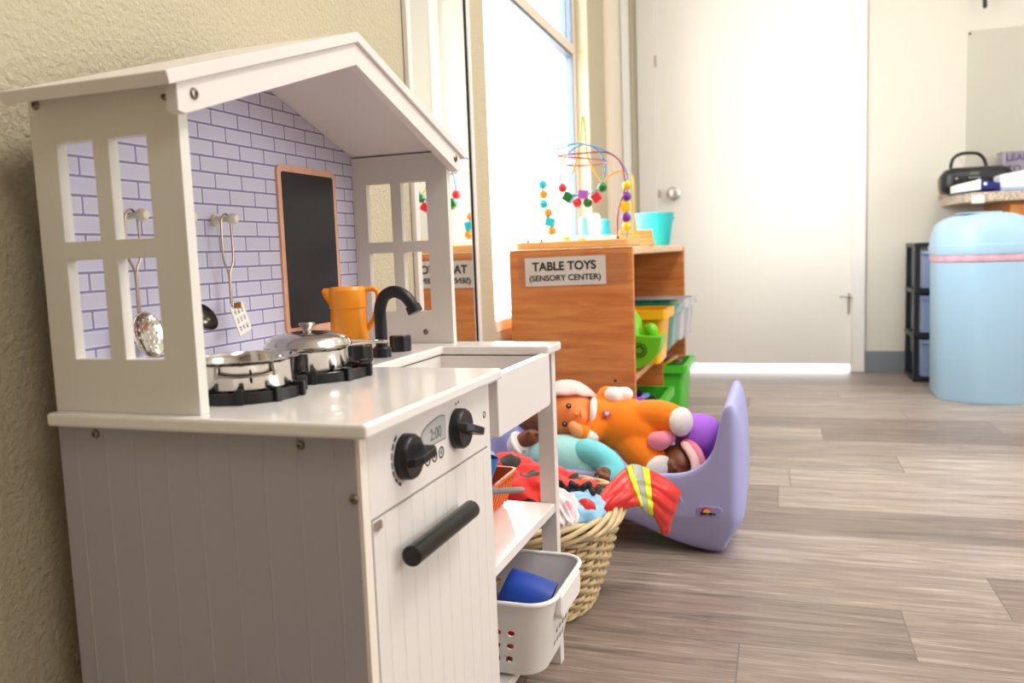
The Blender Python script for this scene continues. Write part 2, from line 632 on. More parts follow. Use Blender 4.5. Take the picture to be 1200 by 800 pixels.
# ------------------------------------------------------------------ wall extras at the right of the door
bm = box(bm_new(), 1.483, 2.3, YB - .005, YB - .002, .93, 1.562)
sp = single('splash_sheet', bm, glass_material('clear_sheet', (.965, .965, .955), .05, .25), 'clear plastic sheet pinned to the back wall above the counter', 'wall panel', (1.9, YB - .003, .93), smooth=0)
bm = ell(bm_new(), (1.492, YB - .006, 1.55), (.005, .003, .005))
obj('pin', bm, m_char, sp)
bm = tube(bm_new(), spline([(1.536, YB - .002, 1.86), (1.536, YB - .05, 1.85), (1.537, YB - .06, 1.80), (1.537, YB - .06, 1.70), (1.538, YB - .06, 1.65)], 6), .0095, 12, dome=True)
single('wall_hook', bm, pm('dark_blue_black', '#12122e', .35), 'dark hanging rod end on the back wall above the clear sheet', 'hook', (1.536, YB - .002, 1.64))

# ------------------------------------------------------------------ camera
cam_d = bpy.data.cameras.new('camera')
cam = bpy.data.objects.new('camera', cam_d)
COL.objects.link(cam)
fwd = V((CAMF)); up = V((CAMU)); rt = V((CAMR))
cam.matrix_world = Matrix(((rt.x, up.x, -fwd.x, CAMC[0]), (rt.y, up.y, -fwd.y, CAMC[1]), (rt.z, up.z, -fwd.z, CAMC[2]), (0, 0, 0, 1)))
cam_d.sensor_width = 36
cam_d.lens = CAMLENS
cam_d.clip_start = .01
cam_d.dof.use_dof = True
cam_d.dof.focus_distance = 1.15
cam_d.dof.aperture_fstop = 5.6
SC.camera = cam

# ------------------------------------------------------------------ light
w = bpy.data.worlds.new('day_sky')
SC.world = w
w.use_nodes = True
bg = w.node_tree.nodes['Background']
bg.inputs['Color'].default_value = (.93, .97, 1, 1)
bg.inputs['Strength'].default_value = 5.0
def area(name, loc, rot, sx, sy, power, col=(1, 1, 1), spread=180):
    l = bpy.data.lights.new(name, 'AREA')
    l.shape = 'RECTANGLE'
    l.size = sx; l.size_y = sy
    l.energy = power
    l.color = col
    l.spread = math.radians(spread)
    o = bpy.data.objects.new(name, l)
    o.location = loc
    o.rotation_euler = rot
    COL.objects.link(o)
    return o
# daylight pouring in through the window, with hazy low sun
area('window_daylight', (XL - .2, (WY0 + WY1) / 2, (WZ0 + WZ1) / 2), (0, -PI / 2, 0), 1.7, 1.2, 22, (1, .98, .95))
sl_ = bpy.data.lights.new('hazy_sun', 'SUN')
sl_.energy = 1.5
sl_.angle = math.radians(30)
sl_.color = (1, .97, .91)
so_ = bpy.data.objects.new('hazy_sun', sl_)
so_.rotation_euler = V((.39, .86, -.16)).to_track_quat('-Z', 'Y').to_euler()
COL.objects.link(so_)
# unseen ceiling lamps, added to brighten the room
area('added_ceiling_lamp', (1.35, .75, ZC - .02), (0, 0, 0), .6, 1.2, 30, (1, .965, .91))
area('added_ceiling_lamp', (2.0, 2.6, ZC - .02), (0, 0, 0), 1.2, .6, 3, (1, .98, .95))
area('added_ceiling_lamp', (1.8, -1.0, ZC - .02), (0, 0, 0), 1.2, .6, 15, (1, .96, .90))
# unseen fill lamp at the right wall, added to light the kitchen front
area('added_right_fill', (XR - .02, .95, 1.35), (0, PI / 2, 0), 1.4, 1.5, 29, (.92, .96, 1))
SC.view_settings.view_transform = 'Standard'
SC.view_settings.look = 'None'
SC.view_settings.exposure = .34
SC.view_settings.gamma = 1
SC.view_settings.use_curve_mapping = False
# ================================================================== TOY KITCHEN (kitchen frame)
setframe(True)
KD, KW, KH, CT = .3275, .5908, .487, .500
def brick_material():
    m = bpy.data.materials.new('lavender_brick_print')
    m.use_nodes = True
    nt = m.node_tree
    L = nt.links.new
    b = nt.nodes['Principled BSDF']
    b.inputs['Roughness'].default_value = .35
    tc = N(nt, 'ShaderNodeTexCoord')
    sx = N(nt, 'ShaderNodeSeparateXYZ')
    L(tc.outputs['Object'], sx.inputs[0])
    cb = N(nt, 'ShaderNodeCombineXYZ')
    L(sx.outputs['Y'], cb.inputs[0]); L(sx.outputs['Z'], cb.inputs[1])
    def brick(mort, dx, dz):
        mp = N(nt, 'ShaderNodeMapping')
        mp.inputs['Location'].default_value = (-.2185 + dx + .5, -.5 + .0025 + dz, 0)
        L(cb.outputs[0], mp.inputs['Vector'])
        br = N(nt, 'ShaderNodeTexBrick')
        br.offset = .5
        br.inputs['Scale'].default_value = 1
        br.inputs['Brick Width'].default_value = .0505
        br.inputs['Row Height'].default_value = .0190
        br.inputs['Mortar Size'].default_value = mort
        br.inputs['Mortar Smooth'].default_value = 0
        br.inputs['Color1'].default_value = lin('#d3d0e4')
        br.inputs['Color2'].default_value = lin('#cfcbe2')
        br.inputs['Mortar'].default_value = lin('#857fab')
        L(mp.outputs[0], br.inputs['Vector'])
        return br
    a = brick(.0013, 0, 0)
    # printed bevel line inside each tile
    c = brick(.0026, 0, 0)
    mx = N(nt, 'ShaderNodeMix', data_type='RGBA')
    mx.inputs['A'].default_value = lin('#e2e0ee')
    L(c.outputs['Color'], mx.inputs['A'])
    mx2 = N(nt, 'ShaderNodeMix', data_type='RGBA')
    mx2.inputs['B'].default_value = lin('#dfddec')
    L(c.outputs['Fac'], mx2.inputs['Factor'])
    L(a.outputs['Color'], mx2.inputs['A'])
    mx3 = N(nt, 'ShaderNodeMix', data_type='RGBA')
    mx3.inputs['B'].default_value = lin('#857fab')
    L(a.outputs['Fac'], mx3.inputs['Factor'])
    L(mx2.outputs['Result'], mx3.inputs['A'])
    nt.nodes.remove(mx)
    L(mx3.outputs['Result'], b.inputs['Base Color'])
    return m
m_brick = brick_material()

kit = thing('play_kitchen', 'white wooden toy kitchen with a gabled roof and lavender brick back beside the beige wall', 'toy kitchen', (0, 0, 0))

def groove_poly(a0, a1, face, back, gs, w=.0015, dep=-.0007):
    """polygon (along, across) with V grooves cut in the face side"""
    p = [(a0, face)]
    s = 1 if back > face else -1
    for g in gs:
        p += [(g - w, face), (g, face + s * dep), (g + w, face)]
    return p + [(a1, face), (a1, back), (a0, back)]

# lower cabinet
bm = prism(bm_new(), groove_poly(0, KD - .004, 0, .012, [.0205 + .0352 * k for k in range(9)]), 'z', 0, KH)
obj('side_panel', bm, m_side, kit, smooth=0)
bm = box(bm_new(), KD - .004, KD, 0.0, .0125, 0, KH)
obj('edge_band', bm, m_whiteedge, kit, smooth=0)
bm = box(bm_new(), 0, KD, .294, .306, 0, KH)
obj('side_panel', bm, m_white, kit, smooth=0, bev=.0008)
obj('rear_panel', box(bm_new(), 0, .006, .012, .294, 0, KH), m_white, kit, smooth=0)
obj('kick_board', box(bm_new(), KD - .014, KD - .002, .0125, .294, 0, .052), m_white, kit, smooth=0)
cp = obj('control_panel', box(bm_new(), KD - .012, KD + .0002, .0126, .2935, .411, KH), m_white, kit, smooth=0)
# oven door
bm = prism(bm_new(), [(y, x) for (y, x) in groove_poly(.0145, .2925, KD + .0005, KD - .011, [.0365 + .0268 * k for k in range(10)])], 'z', .056, .4085)
for v in bm.verts:
    v.co = V((v.co.y, v.co.x, v.co.z))
dr = obj('oven_door', bm, m_white, kit, smooth=0)
bm = tube(bm_new(), [(.3435, .0535, .3655), (.3435, .199, .3645)], .0098, 28)
hd = obj('door_handle', bm, m_blackm, dr, smooth=40, bev=.0006)
for y in (.085, .168):
    obj('handle_post', tube(bm_new(), [(KD, y, .3595), (.343, y, .3605)], .0032, 14), m_blackm, dr)
obj('corner_catch', box(bm_new(), KD, KD + .003, .0165, .027, .400, .4075), m_steel_b, dr)
# countertop with the sink cut-out
bm = gridpanel(bm_new(), [0, .167, .334, .342], [-.013, .316, .537, .604],
               [(.167, .4, .316, .537), (.334, .4, .537, .7)], 'z', KH, CT)
obj('countertop', bm, m_counter, kit, smooth=0, bev=.003)
# sink
sk = obj('sink_apron', prism(bm_new(), [(.3185, .490), (.3185, .415), (.532, .415), (.537, .420), (.537, .490)], 'x', KD - .006, .3345), m_white, kit, smooth=0, bev=.0012)
bm = bm_new()
box(bm, .160, KD - .006, .310, .545, .412, .420)
box(bm, .155, .164, .310, .545, .420, .4855)
box(bm, .164, KD - .006, .310, .316, .420, .4855)
box(bm, .164, KD - .006, .537, .545, .420, .4855)
obj('sink_basin', bm, m_white, kit, smooth=0)
# right-hand open section
for (x0, x1) in ((.302, .327), (0, .022)):
    obj('leg', box(bm_new(), x0, x1, .574, KW + .001, 0, KH), m_white, kit, smooth=0, bev=.001)
obj('side_rail', box(bm_new(), .022, .302, .5785, KW, .415, KH), m_white, kit, smooth=0)
obj('middle_shelf', box(bm_new(), .0, .3255, .306, .5738, .243, .2563), m_counter, kit, smooth=0, bev=.001)
obj('bottom_shelf', box(bm_new(), .0, .312, .306, .5738, .057, .07), m_counter, kit, smooth=0, bev=.001)
# upper house
W4 = (.0296, .0719, .0897, .1326)
Z4 = (.5503, .6425, .6598, .7501)
hol = [(a, b, c, d_) for (a, b) in ((W4[0], W4[1]), (W4[2], W4[3])) for (c, d_) in ((Z4[0], Z4[1]), (Z4[2], Z4[3]))]
for (ya, yb, nm) in ((0, .012, 0), (.5788, .5908, 1)):
    bm = gridpanel(bm_new(), [0, *W4, .1687], [CT, *Z4, .7925], hol, 'y', ya, yb)
    obj('window_panel', bm, m_grey_panel, kit, smooth=0, bev=.0007)
SL = .105 / .323
RY, RZ = .2954, .8995
bm = prism(bm_new(), [(.012, CT), (.5788, CT), (.5788, RZ - .0125 - SL * (.5788 - RY)), (RY, RZ - .0125), (.012, RZ - .0125 - SL * (RY - .012))], 'x', 0, .006)
bp = obj('brick_panel', bm, m_brick, kit, smooth=0)
for s in (-1, 1):
    e = RY + s * .3255
    ze = RZ - SL * .3255
    bm = prism(bm_new(), [(RY, RZ), (e, ze), (e - s * .0035, ze - .0109), (RY, RZ - .0117)], 'x', 0, .1855)
    obj('roof_panel', bm, m_white, kit, smooth=0, bev=.0008)
zu = lambda y: RZ - .0121 - SL * abs(y - RY)
for s in (-1, 1):
    a = RY + s * .309
    bm = prism(bm_new(), [(a, zu(a)), (a, .764), (RY + s * .300, .7625), (RY, .862), (RY, zu(RY))], 'x', .1688, .1812)
    fb = obj('gable_fascia', bm, m_white, kit, smooth=0, bev=.0008)
# chalkboard on the back
bm = bm_new()
fr = rrect(.372, .5205, .533, .7665, .010)
prism(bm, fr, 'x', .006, .0095)
cb = obj('chalkboard', bm, m_pinkwood, kit, smooth=0, label='pinkish wood chalkboard frame')
bm = prism(bm_new(), rrect(.3805, .512, .5425, .7575, .004), 'x', .0095, .0102)
obj('writing_surface', bm, m_char, cb, smooth=0, label='black chalkboard surface')
# pegs
for y in (.0965, .170, .2425):
    bm = bm_new()
    lathe(bm, [(0, 0), (.0075, 0), (.0075, .003), (.0040, .005), (.0036, .019), (.005, .0205), (.0068, .0245), (.0068, .028), (.0042, .032), (0, .033)], seg=20,
          M=Matrix.Translation((.006, y, .688)) @ Matrix.Rotation(PI / 2, 4, 'Y'))
    obj('peg', bm, pm('cream_peg', '#e9e2cf', .35), kit)
# burners
def burner(cx, cy, R):
    bm = bm_new()
    lathe(bm, [(R * .80, 0), (R * .93, 0), (R * .93, .011), (R * .80, .011)], (cx, cy, CT), 48, close=True)
    g = obj('burner_grate', bm, m_black, kit)
    for k in range(10):
        a = 2 * PI * (k + .35) / 10
        M = Matrix.Translation((cx, cy, CT)) @ Matrix.Rotation(a, 4, 'Z')
        b2 = box(bm_new(), R * .80, R * 1.0, -.0036, .0036, 0, .0150, M)
        obj('nub', b2, m_black, g, smooth=0, bev=.0012)
    b2 = bm_new()
    for k in range(4):
        M = Matrix.Translation((cx, cy, CT)) @ Matrix.Rotation(PI * (k + .35) / 4, 4, 'Z')
        box(b2, -R * .86, R * .86, -.002, .002, .003, .008, M)
    obj('grate_bars', b2, m_black, g, smooth=0)
    b2 = lathe(bm_new(), [(0, 0), (R * .42, 0), (R * .42, .0032), (0, .0032)], (cx, cy, CT), 32)
    obj('flame_disc', b2, pm('red_flame_print', '#a51f1f', .4), g)
burner(.143, .100, .062)
burner(.142, .230, .0675)
# tap and valves
bm = bm_new()
lathe(bm, [(0, 0), (.0128, 0), (.0128, .012), (.0105, .0145), (0, .0145)], (.134, .409, CT), 28)
sp_ = spline([(.134, .409, .51), (.134, .409, .545), (.1345, .409, .567), (.142, .409, .583), (.157, .409, .589), (.172, .409, .5835), (.1815, .409, .573), (.185, .409, .566)], 6)
tube(bm, sp_, [.0083] * len(sp_), 18)
d0 = (sp_[-1] - sp_[-2]).normalized()
tube(bm, [sp_[-1] - d0 * .004, sp_[-1] + d0 * .006], .0104, 20)
obj('faucet', bm, m_black, kit)
for (x, y) in ((.130, .357), (.128, .477)):
    bm = bm_new()
    pr = []
    for k in range(48):
        a = 2 * PI * k / 48
        r = .0148 + .0018 * max(-.4, math.cos(8 * a))
        pr.append((x + r * math.cos(a), y + r * math.sin(a)))
    prism(bm, pr, 'z', CT, CT + .0225)
    k_ = obj('tap_knob', bm, m_black, kit, smooth=50, bev=.0015)
    obj('cap', lathe(bm_new(), [(.009, 0), (.009, .0008), (0, .0012)], (x, y, CT + .0225), 24), m_steel_b, k_)
# control dials
def dial(y, z, ang):
    bm = bm_new()
    RX = Matrix.Translation((KD + .0003, y, z)) @ Matrix.Rotation(PI / 2, 4, 'Y')
    lathe(bm, [(0, 0), (.0215, 0), (.0215, .0085), (.0195, .0115), (.012, .0115), (0, .0115)], seg=36, M=RX)
    dl = obj('oven_dial', bm, m_black, kit)
    b2 = prism(bm_new(), [(-.019, 0), (.0195, 0), (.021, .012), (.016, .0165), (-.006, .0135), (-.014, .008)], 'y', -.0042, .0042)
    # profile: along = local x, out = z ; stand it on the dial face
    M = Matrix.Translation((KD + .010, y, z)) @ Matrix.Rotation(ang, 4, 'X') @ Matrix(((0, 0, 1, 0), (1, 0, 0, 0), (0, 1, 0, 0), (0, 0, 0, 1)))
    for v in b2.verts:
        v.co = M @ v.co
    obj('grip', b2, m_black, dl, smooth=0, bev=.0012)
dial(.0805, .4505, math.radians(10))
dial(.2055, .4505, math.radians(-20))
# printed marks and display
m_print = pm('printed_ink', '#23211f', .5)
m_disp = pm('display_print', '#b9b9b9', .3)
m_disp2 = pm('display_line', '#6f6f6d', .4)
def d_shape(s):
    pts = [(-.0215 * s, -.0115 * s), (.0205 * s, -.0115 * s)]
    pts += [(.0205 * s, .010 * s)]
    for k in range(1, 9):
        a = PI / 2 * k / 8
        pts.append((.0205 * s - .042 * s * math.sin(a), -.0035 * s + .0155 * s * math.cos(a) ** .8))
    return pts
dp = obj('display', prism(bm_new(), [(.146 + p[0] * 1.45, .4595 + p[1] * 1.15) for p in d_shape(1)], 'x', KD, KD + .0006), m_disp2, kit, smooth=0, label='grey printed clock display')
obj('display_field', prism(bm_new(), [(.146 + p[0] * 1.37, .4595 + p[1] * 1.05) for p in d_shape(1)], 'x', KD + .0006, KD + .0008), m_disp, dp, smooth=0)
obj('clock_digits', text_bm('2:00', .0165, M_right(KD + .0009, .151, .4565), .0001, .0002), m_disp2, dp, smooth=0)
for i, y in enumerate((.130, .1465, .163)):
    b2 = bm_new()
    M = Matrix.Translation((KD + .0003, y, .4345)) @ Matrix.Rotation(PI / 2, 4, 'Y')
    lathe(b2, [(.0046, 0), (.0062, 0), (.0062, .0004), (.0046, .0004)], seg=24, M=M, close=True)
    if i == 0:
        box(b2, KD, KD + .0006, y - .001, y + .001, .4322, .4368)
    elif i == 1:
        lathe(b2, [(0, 0), (.002, 0), (.002, .0005), (0, .0005)], seg=16, M=M)
    else:
        prism(b2, [(y, .4375), (y - .0014, .4345), (y, .4315), (y + .0014, .4345)], 'x', KD, KD + .0006)
    obj('printed_button', b2, m_print, kit, smooth=0)
b2 = bm_new()
for k in range(7):
    a0 = math.radians(122 + 19 * k); a1 = a0 + math.radians(14)
    r0, r1 = .0245, .0245 + (.0020 + .0004 * abs(k - 3) )
    prism(b2, [(.0805 + r * math.cos(a), .4505 + r * math.sin(a)) for (r, a) in ((r0, a0), (r1, a0), (r1, a1), (r0, a1))], 'x', KD, KD + .0005)
obj('dial_scale', b2, m_print, kit, smooth=0, label='printed black tick marks')
b2 = bm_new()
for (y, z) in ((.2065, .4765), (.213, .4775)):
    box(b2, KD, KD + .0005, y - .0012, y + .0012, z - .0014, z + .0014)
obj('dial_scale', b2, m_print, kit, smooth=0, label='small printed ticks')
b2 = bm_new()
lathe(b2, [(.0025, 0), (.004, 0), (.004, .0005), (.0025, .0005)], seg=20, M=Matrix.Translation((KD, .288, .449)) @ Matrix.Rotation(PI / 2, 4, 'Y'), close=True)
obj('screw_hole', b2, m_hole, kit, smooth=0)
# screws
def screw(p, axis, r=.0044):
    R = {'-y': Matrix.Rotation(PI / 2, 4, 'X'), 'x': Matrix.Rotation(PI / 2, 4, 'Y')}[axis]
    M = Matrix.Translation(p) @ R
    s_ = obj('screw', lathe(bm_new(), [(0, 0), (r, 0), (r, .0006), (r * .8, .0020), (r * .38, .0026), (r * .33, .0012), (0, .0012)], seg=20, M=M), m_screw, kit)
for (x, z) in ((.0455, .479), (.2705, .4775), (.3195, .433), (.0095, .786)):
    screw((x, 0, z), '-y')
screw((.1215, .5788, .5175), '-y')
screw((.156, .0 , .7795), '-y', .003)
screw((.1812, .007, .781), 'x', .0052)
screw((.1812, .585, .781), 'x', .0052)
# ================================================================== THINGS ON THE TOY KITCHEN
setframe(True)
def pot(name, label, cx, cy, R, rb, zb, zr, lid=False):
    t = thing(name, label, 'pot', (cx, cy, zb))
    bm = bm_new()
    lathe(bm, [(0, .0015), (rb - .004, .0012), (rb, .004), (rb + .0005, zr - zb - .004), (R - .0035, zr - zb - .0012), (R, zr - zb), (R, zr - zb + .0012), (R - .004, zr - zb + .001),
               (rb - .001, zr - zb - .005), (rb - .001, .006), (rb - .005, .0035), (0, .003)], (cx, cy, zb), 64)
    obj('pot_body', bm, m_steel, t, smooth=50)
    return t
# near pot, no lid, folded wire handle on the front
p1 = pot('cooking_pot', 'open stainless steel toy pot without a lid on the nearer burner', .143, .100, .0545, .0482, .509, .5395)
a0 = math.atan2(-.697, .531)
def onpot(c, r, a, z):
    return (c[0] + r * math.cos(a), c[1] + r * math.sin(a), z)
bm = bm_new()
sp_ = [onpot((.143, .100), .0512, a0 + .55 * s, z) for (s, z) in ((-1, .533), (-.98, .5285), (-.6, .5265), (0, .526), (.6, .5265), (.98, .5285), (1, .533))]
tube(bm, spline(sp_, 5), .0012, 8, dome=True)
for s in (-.55, .55):
    tube(bm, [onpot((.143, .100), .0505, a0 + s, .535), onpot((.143, .100), .0515, a0 + s, .527)], .0022, 10, dome=True)
obj('wire_handle', bm, m_steel_b, p1)
bm = tube(bm_new(), [onpot((.143, .1), .0497, a0 + .1, .5300), onpot((.143, .1), .0505, a0 + .1, .5205)], .0011, 8, dome=True)
obj('rivet', bm, m_hole, p1)
# lidded pot
p2 = pot('cooking_pot', 'lidded stainless steel toy pot on the farther burner', .140, .221, .0500, .0445, .509, .5365)
bm = bm_new()
lathe(bm, [(.0492, .0), (.0500, .0012), (.0485, .0022), (.0465, .0065), (.040, .0115), (.028, .0145), (.017, .0158), (.013, .0150), (0, .0150)], (.140, .221, .5380), 64)
ld = obj('lid', bm, m_steel, p2, smooth=50)
bm = lathe(bm_new(), [(0, 0), (.0048, 0), (.0048, .0035), (.0085, .008), (.0095, .0098), (.0082, .0112), (0, .0105)], (.140, .221, .553), 32)
obj('lid_knob', bm, m_steel_b, ld, smooth=50)
bm = bm_new()
da = V((.045, .125, 0)).normalized(); sa = V((-da.y, da.x, 0))
c = V((.140, .221, .5345))
tp = [c + da * .046 + sa * .017, c + da * .075 + sa * .0165, c + da * .105 + sa * .014 - V((0, 0, .003)), c + da * .118 + sa * .006 - V((0, 0, .004)), c + da * .118 - sa * .006 - V((0, 0, .004)), c + da * .105 - sa * .014 - V((0, 0, .003)), c + da * .075 - sa * .0165, c + da * .046 - sa * .017]
tube(bm, spline(tp, 5), .0017, 8, dome=True)
obj('wire_handle', bm, m_steel, p2)

# orange pitcher
pc = (.080, .418, CT + .0005)
pi_ = thing('pitcher', 'translucent orange plastic toy pitcher standing behind the black tap', 'pitcher', pc)
m_or = pm('orange_plastic', '#ff9d24', .28, trans=.05, coat=.2)
m_or2 = pm('orange_plastic_rim', '#ff9d22', .32)
bm = lathe(bm_new(), [(0, 0), (.0275, 0), (.0285, .003), (.0245, .068), (.0235, .068), (.0270, .004), (0, .0035)], pc, 40)
obj('jug_body', bm, m_or, pi_, smooth=40)
bm = bm_new()
lathe(bm, [(.0238, .066), (.0258, .068), (.0262, .092), (.0225, .0965), (0, .0975), (0, .094), (.022, .092), (.0235, .070)], pc, 40, close=False)
rdir = V((.945, .326, 0))
pcv = V(pc)
tipp = [pcv - rdir * .019 + V((0, 0, .082)), pcv - rdir * .027 + V((0, 0, .0875)), pcv - rdir * .0345 + V((0, 0, .0925))]
tube(bm, tipp, [.013, .009, .0035], 14)
obj('jug_collar', bm, m_or2, pi_, smooth=40)
bm = bm_new()
hp = [pcv + rdir * a + V((0, 0, z)) for a, z in ((.022, .0905), (.034, .0925), (.041, .089), (.0425, .080), (.040, .066), (.036, .052), (.027, .038))]
tube(bm, spline(hp, 5), .0052, 12, flat=.75, dome=True)
obj('jug_handle', bm, m_or2, pi_, smooth=60)

# hanging utensils
m_wire = pm('dull_wire', '#a89888', .3, 1)
def hanger(bm, x, y, ztop, zj, zend, w=.0075):
    L_ = [(x, y - w, zj + .018), (x, y - w, ztop - .012), (x, y - w * .6, ztop - .003), (x, y, ztop), (x, y + w * .6, ztop - .003), (x, y + w, ztop - .012), (x, y + w, zj + .018)]
    pts = [(x, y - .0012, zend), (x, y - .0012, zj)] + L_ + [(x, y + .0012, zj), (x, y + .0012, zend)]
    tube(bm, spline(pts, 5), .00125, 8)
sk_ = thing('skimmer', 'round perforated metal toy skimmer hanging on the peg nearest the window panel', 'utensil', (.031, .0795, .538), group=None)
bm = bm_new(); hanger(bm, .0225, .0965 - .005, .694, .628, .586, .0085)
obj('wire_handle', bm, m_wire, sk_)
bm = bm_new()
# perforated shallow dish: grid disc with holes, facing mostly +x
nr, na = 18, 72
MD = Matrix.Translation((.031, .0945, .5635)) @ Matrix.Rotation(math.radians(8), 4, 'Z') @ Matrix.Rotation(math.radians(-12), 4, 'Y') @ Matrix.Rotation(PI / 2, 4, 'Y')
rings = []
R_ = .0250
for i in range(nr + 1):
    r = R_ * i / nr
    rings.append([bm.verts.new(MD @ V((r * math.cos(2 * PI * k / na), r * math.sin(2 * PI * k / na), -.006 * (1 - (r / R_) ** 2)))) for k in range(na)] if i else None)
for i in range(1, nr):
    for k in range(na):
        if i in (4, 8, 12) and k % {4: 12, 8: 9, 12: 6}[i] < {4: 3, 8: 2, 12: 1}[i]:
            continue
        bm.faces.new((rings[i][k], rings[i][(k + 1) % na], rings[i + 1][(k + 1) % na], rings[i + 1][k]))
bm.faces.new(rings[1])
obj('dish', bm, m_steel, sk_, solid=.0008, smooth=60)
sp2 = thing('spatula', 'white slotted toy spatula with wire handle hanging beside the chalkboard', 'utensil', (.031, .2375, .545))
bm = bm_new(); hanger(bm, .0225, .2425 - .001, .694, .622, .586, .0088)
obj('wire_handle', bm, m_wire, sp2)
bm = bm_new()
slots = []
us = [-.0125]; ws = [-.034]
for i in range(3):
    u0 = -.0085 + i * .0065
    us += [u0, u0 + .0035]
for j in range(3):
    w0 = -.030 + j * .0105
    ws += [w0, w0 + .0065]
us.append(.0125); ws.append(.002)
for i in range(3):
    for j in range(3):
        slots.append((us[1 + 2 * i], us[2 + 2 * i], ws[1 + 2 * j], ws[2 + 2 * j]))
gridpanel(bm, us, ws, slots, 'x', -.0008, .0008)
bm.transform(Matrix.Translation((.031, .2395, .583)) @ Matrix.Rotation(math.radians(16), 4, 'X') @ Matrix.Rotation(math.radians(-6), 4, 'Y'))
obj('blade', bm, pm('ivory_plastic', '#f1ecdf', .4), sp2, smooth=0, bev=.0003)
bm = box(bm_new(), .0285, .0325, .231, .247, .580, .5885)
obj('ferrule', bm, m_steel, sp2, bev=.001)
ldl = thing('ladle', 'dark toy ladle hanging on the peg hidden by the window panel edge', 'utensil', (.031, .170, .56))
bm = bm_new(); hanger(bm, .0225, .170, .694, .628, .585, .0085)
obj('wire_handle', bm, m_wire, ldl)
bm = bm_new()
lathe(bm, [(0, -.010), (.009, -.0085), (.015, -.004), (.0175, .002), (.0165, .002), (.014, -.003), (.008, -.0072), (0, -.0088)], seg=28,
      M=Matrix.Translation((.034, .1775, .5745)) @ Matrix.Rotation(math.radians(60), 4, 'Y'))
obj('bowl', bm, pm('dark_steel', '#5a554f', .25, .9), ldl, smooth=60)

# ---- middle shelf: orange basket, blue cup, grey handled pan
m_orb = pm('orange_basket_plastic', '#f07a3c', .4)
ob = thing('toy_basket', 'small orange slatted plastic basket on the toy kitchen middle shelf', 'basket', (.18, .49, .2563))
def tray(bm, bx, tx, by, ty, z0, z1, t=.002, r=.01, lip=0):
    """open tapered tray: bottom rect bx=(x0,x1) by, top rect tx ty"""
    def lp(f, ins, z):
        x0 = bx[0] + (tx[0] - bx[0]) * f + ins; x1 = bx[1] + (tx[1] - bx[1]) * f - ins
        y0 = by[0] + (ty[0] - by[0]) * f + ins; y1 = by[1] + (ty[1] - by[1]) * f - ins
        return [(p[0], p[1], z) for p in rrect(x0, x1, y0, y1, max(r - ins, .001), 5)]
    loops = [lp(0, .004, z0), lp(.01, 0, z0 + .003), lp(1, 0, z1 - .003)]
    if lip:
        loops += [lp(1, -lip, z1 - .003), lp(1, -lip, z1)]
    else:
        loops += [lp(1, 0, z1)]
    loops += [lp(1, t, z1), lp(.03, t, z0 + .006), lp(0, t + .004, z0 + .004)]
    return loft(bm, loops)
bm = tray(bm_new(), (.10, .251), (.085, .268), (.425, .559), (.412, .567), .2564, .311, .002, .012, .003)
bk = obj('basket_shell', bm, m_orb, ob, smooth=40)
bm = bm_new()
for k in range(9):
    y = .436 + k * .0142
    tube(bm, [(.2535, y, .262), (.2680, y + .0006 * (k - 4), .302)], .0022, 8)
for k in range(10):
    x = .112 + k * .0142
    tube(bm, [(x, .5605, .262), (x, .5665, .302)], .0022, 8)
obj('slat', bm, m_orb, ob)
bm = lathe(bm_new(), [(0, 0), (.021, 0), (.0265, .06), (.025, .06), (.0195, .003), (0, .003)], seg=36,
           M=Matrix.Translation((.226, .485, .290)) @ Matrix.Rotation(math.radians(14), 4, 'Y') @ Matrix.Rotation(math.radians(-10), 4, 'X'))
single('toy_cup', bm, pm('sky_blue_plastic', '#1c7fd0', .35), 'bright blue toy cup tilted inside the small orange basket', 'cup', (.226, .485, .290), smooth=40)
pn = thing('toy_pan', 'small toy pan with a grey handle poking out of the orange basket front', 'pan', (.212, .362, .2563))
bm = tube(bm_new(), [(.25, .362, .3265), (.30, .376, .3300), (.335, .386, .3315)], [.005, .0065, .006], 14, flat=.6, dome=True)
obj('pan_handle', bm, pm('grey_handle', '#8f9296', .4), pn)
bm = lathe(bm_new(), [(0, 0), (.036, 0), (.0375, .003), (.042, .074), (.0405, .074), (.036, .004), (0, .003)], (.208, .356, .2565), 36)
obj('pan_body', bm, m_steel_b, pn, smooth=40)

# ---- bottom shelf: white perforated bin with cups
wb = thing('storage_basket', 'white perforated plastic basket on the toy kitchen bottom shelf', 'basket', (.2, .45, .07))
m_wp = pm('white_basket_plastic', '#efebe8', .35)
bz0, bz1 = .0716, .187
X0b, X1b, Y0b, Y1b = .115, .350, .395, .520
X0t, X1t, Y0t, Y1t = .095, .374, .365, .548
def bin_loop(f, ins, z, n=8, bulge=0):
    x0 = X0b + (X0t - X0b) * f + ins; x1 = X1b + (X1t - X1b) * f - ins
    y0 = Y0b + (Y0t - Y0b) * f + ins; y1 = Y1b + (Y1t - Y1b) * f - ins
    r = .032 - ins
    o = []
    nn = 22
    corners = rrect(x0, x1, y0, y1, r, 6)
    # resample into evenly spaced wall cells along the straight parts
    q = []
    for i in range(4):
        q += corners[i * 7:(i + 1) * 7]
        a = V(corners[(i + 1) * 7 - 1]); b = V(corners[((i + 1) * 7) % 28])
        m_ = 21 if i in (1, 3) else 11
        for k in range(1, m_):
            q.append(tuple(a.lerp(b, k / m_)))
    return [V((p[0], p[1], z)) for p in q]
bm = bm_new()
fs = [0, .04, .12, .20, .28, .37, .46, .55, .64, .72, .86, .97, 1]
rows = []
for f in fs:
    z = bz0 + (bz1 - bz0) * f
    rows.append([bm.verts.new(p) for p in bin_loop(f, .010 if f == 0 else 0, z)])
nq = len(rows[0])
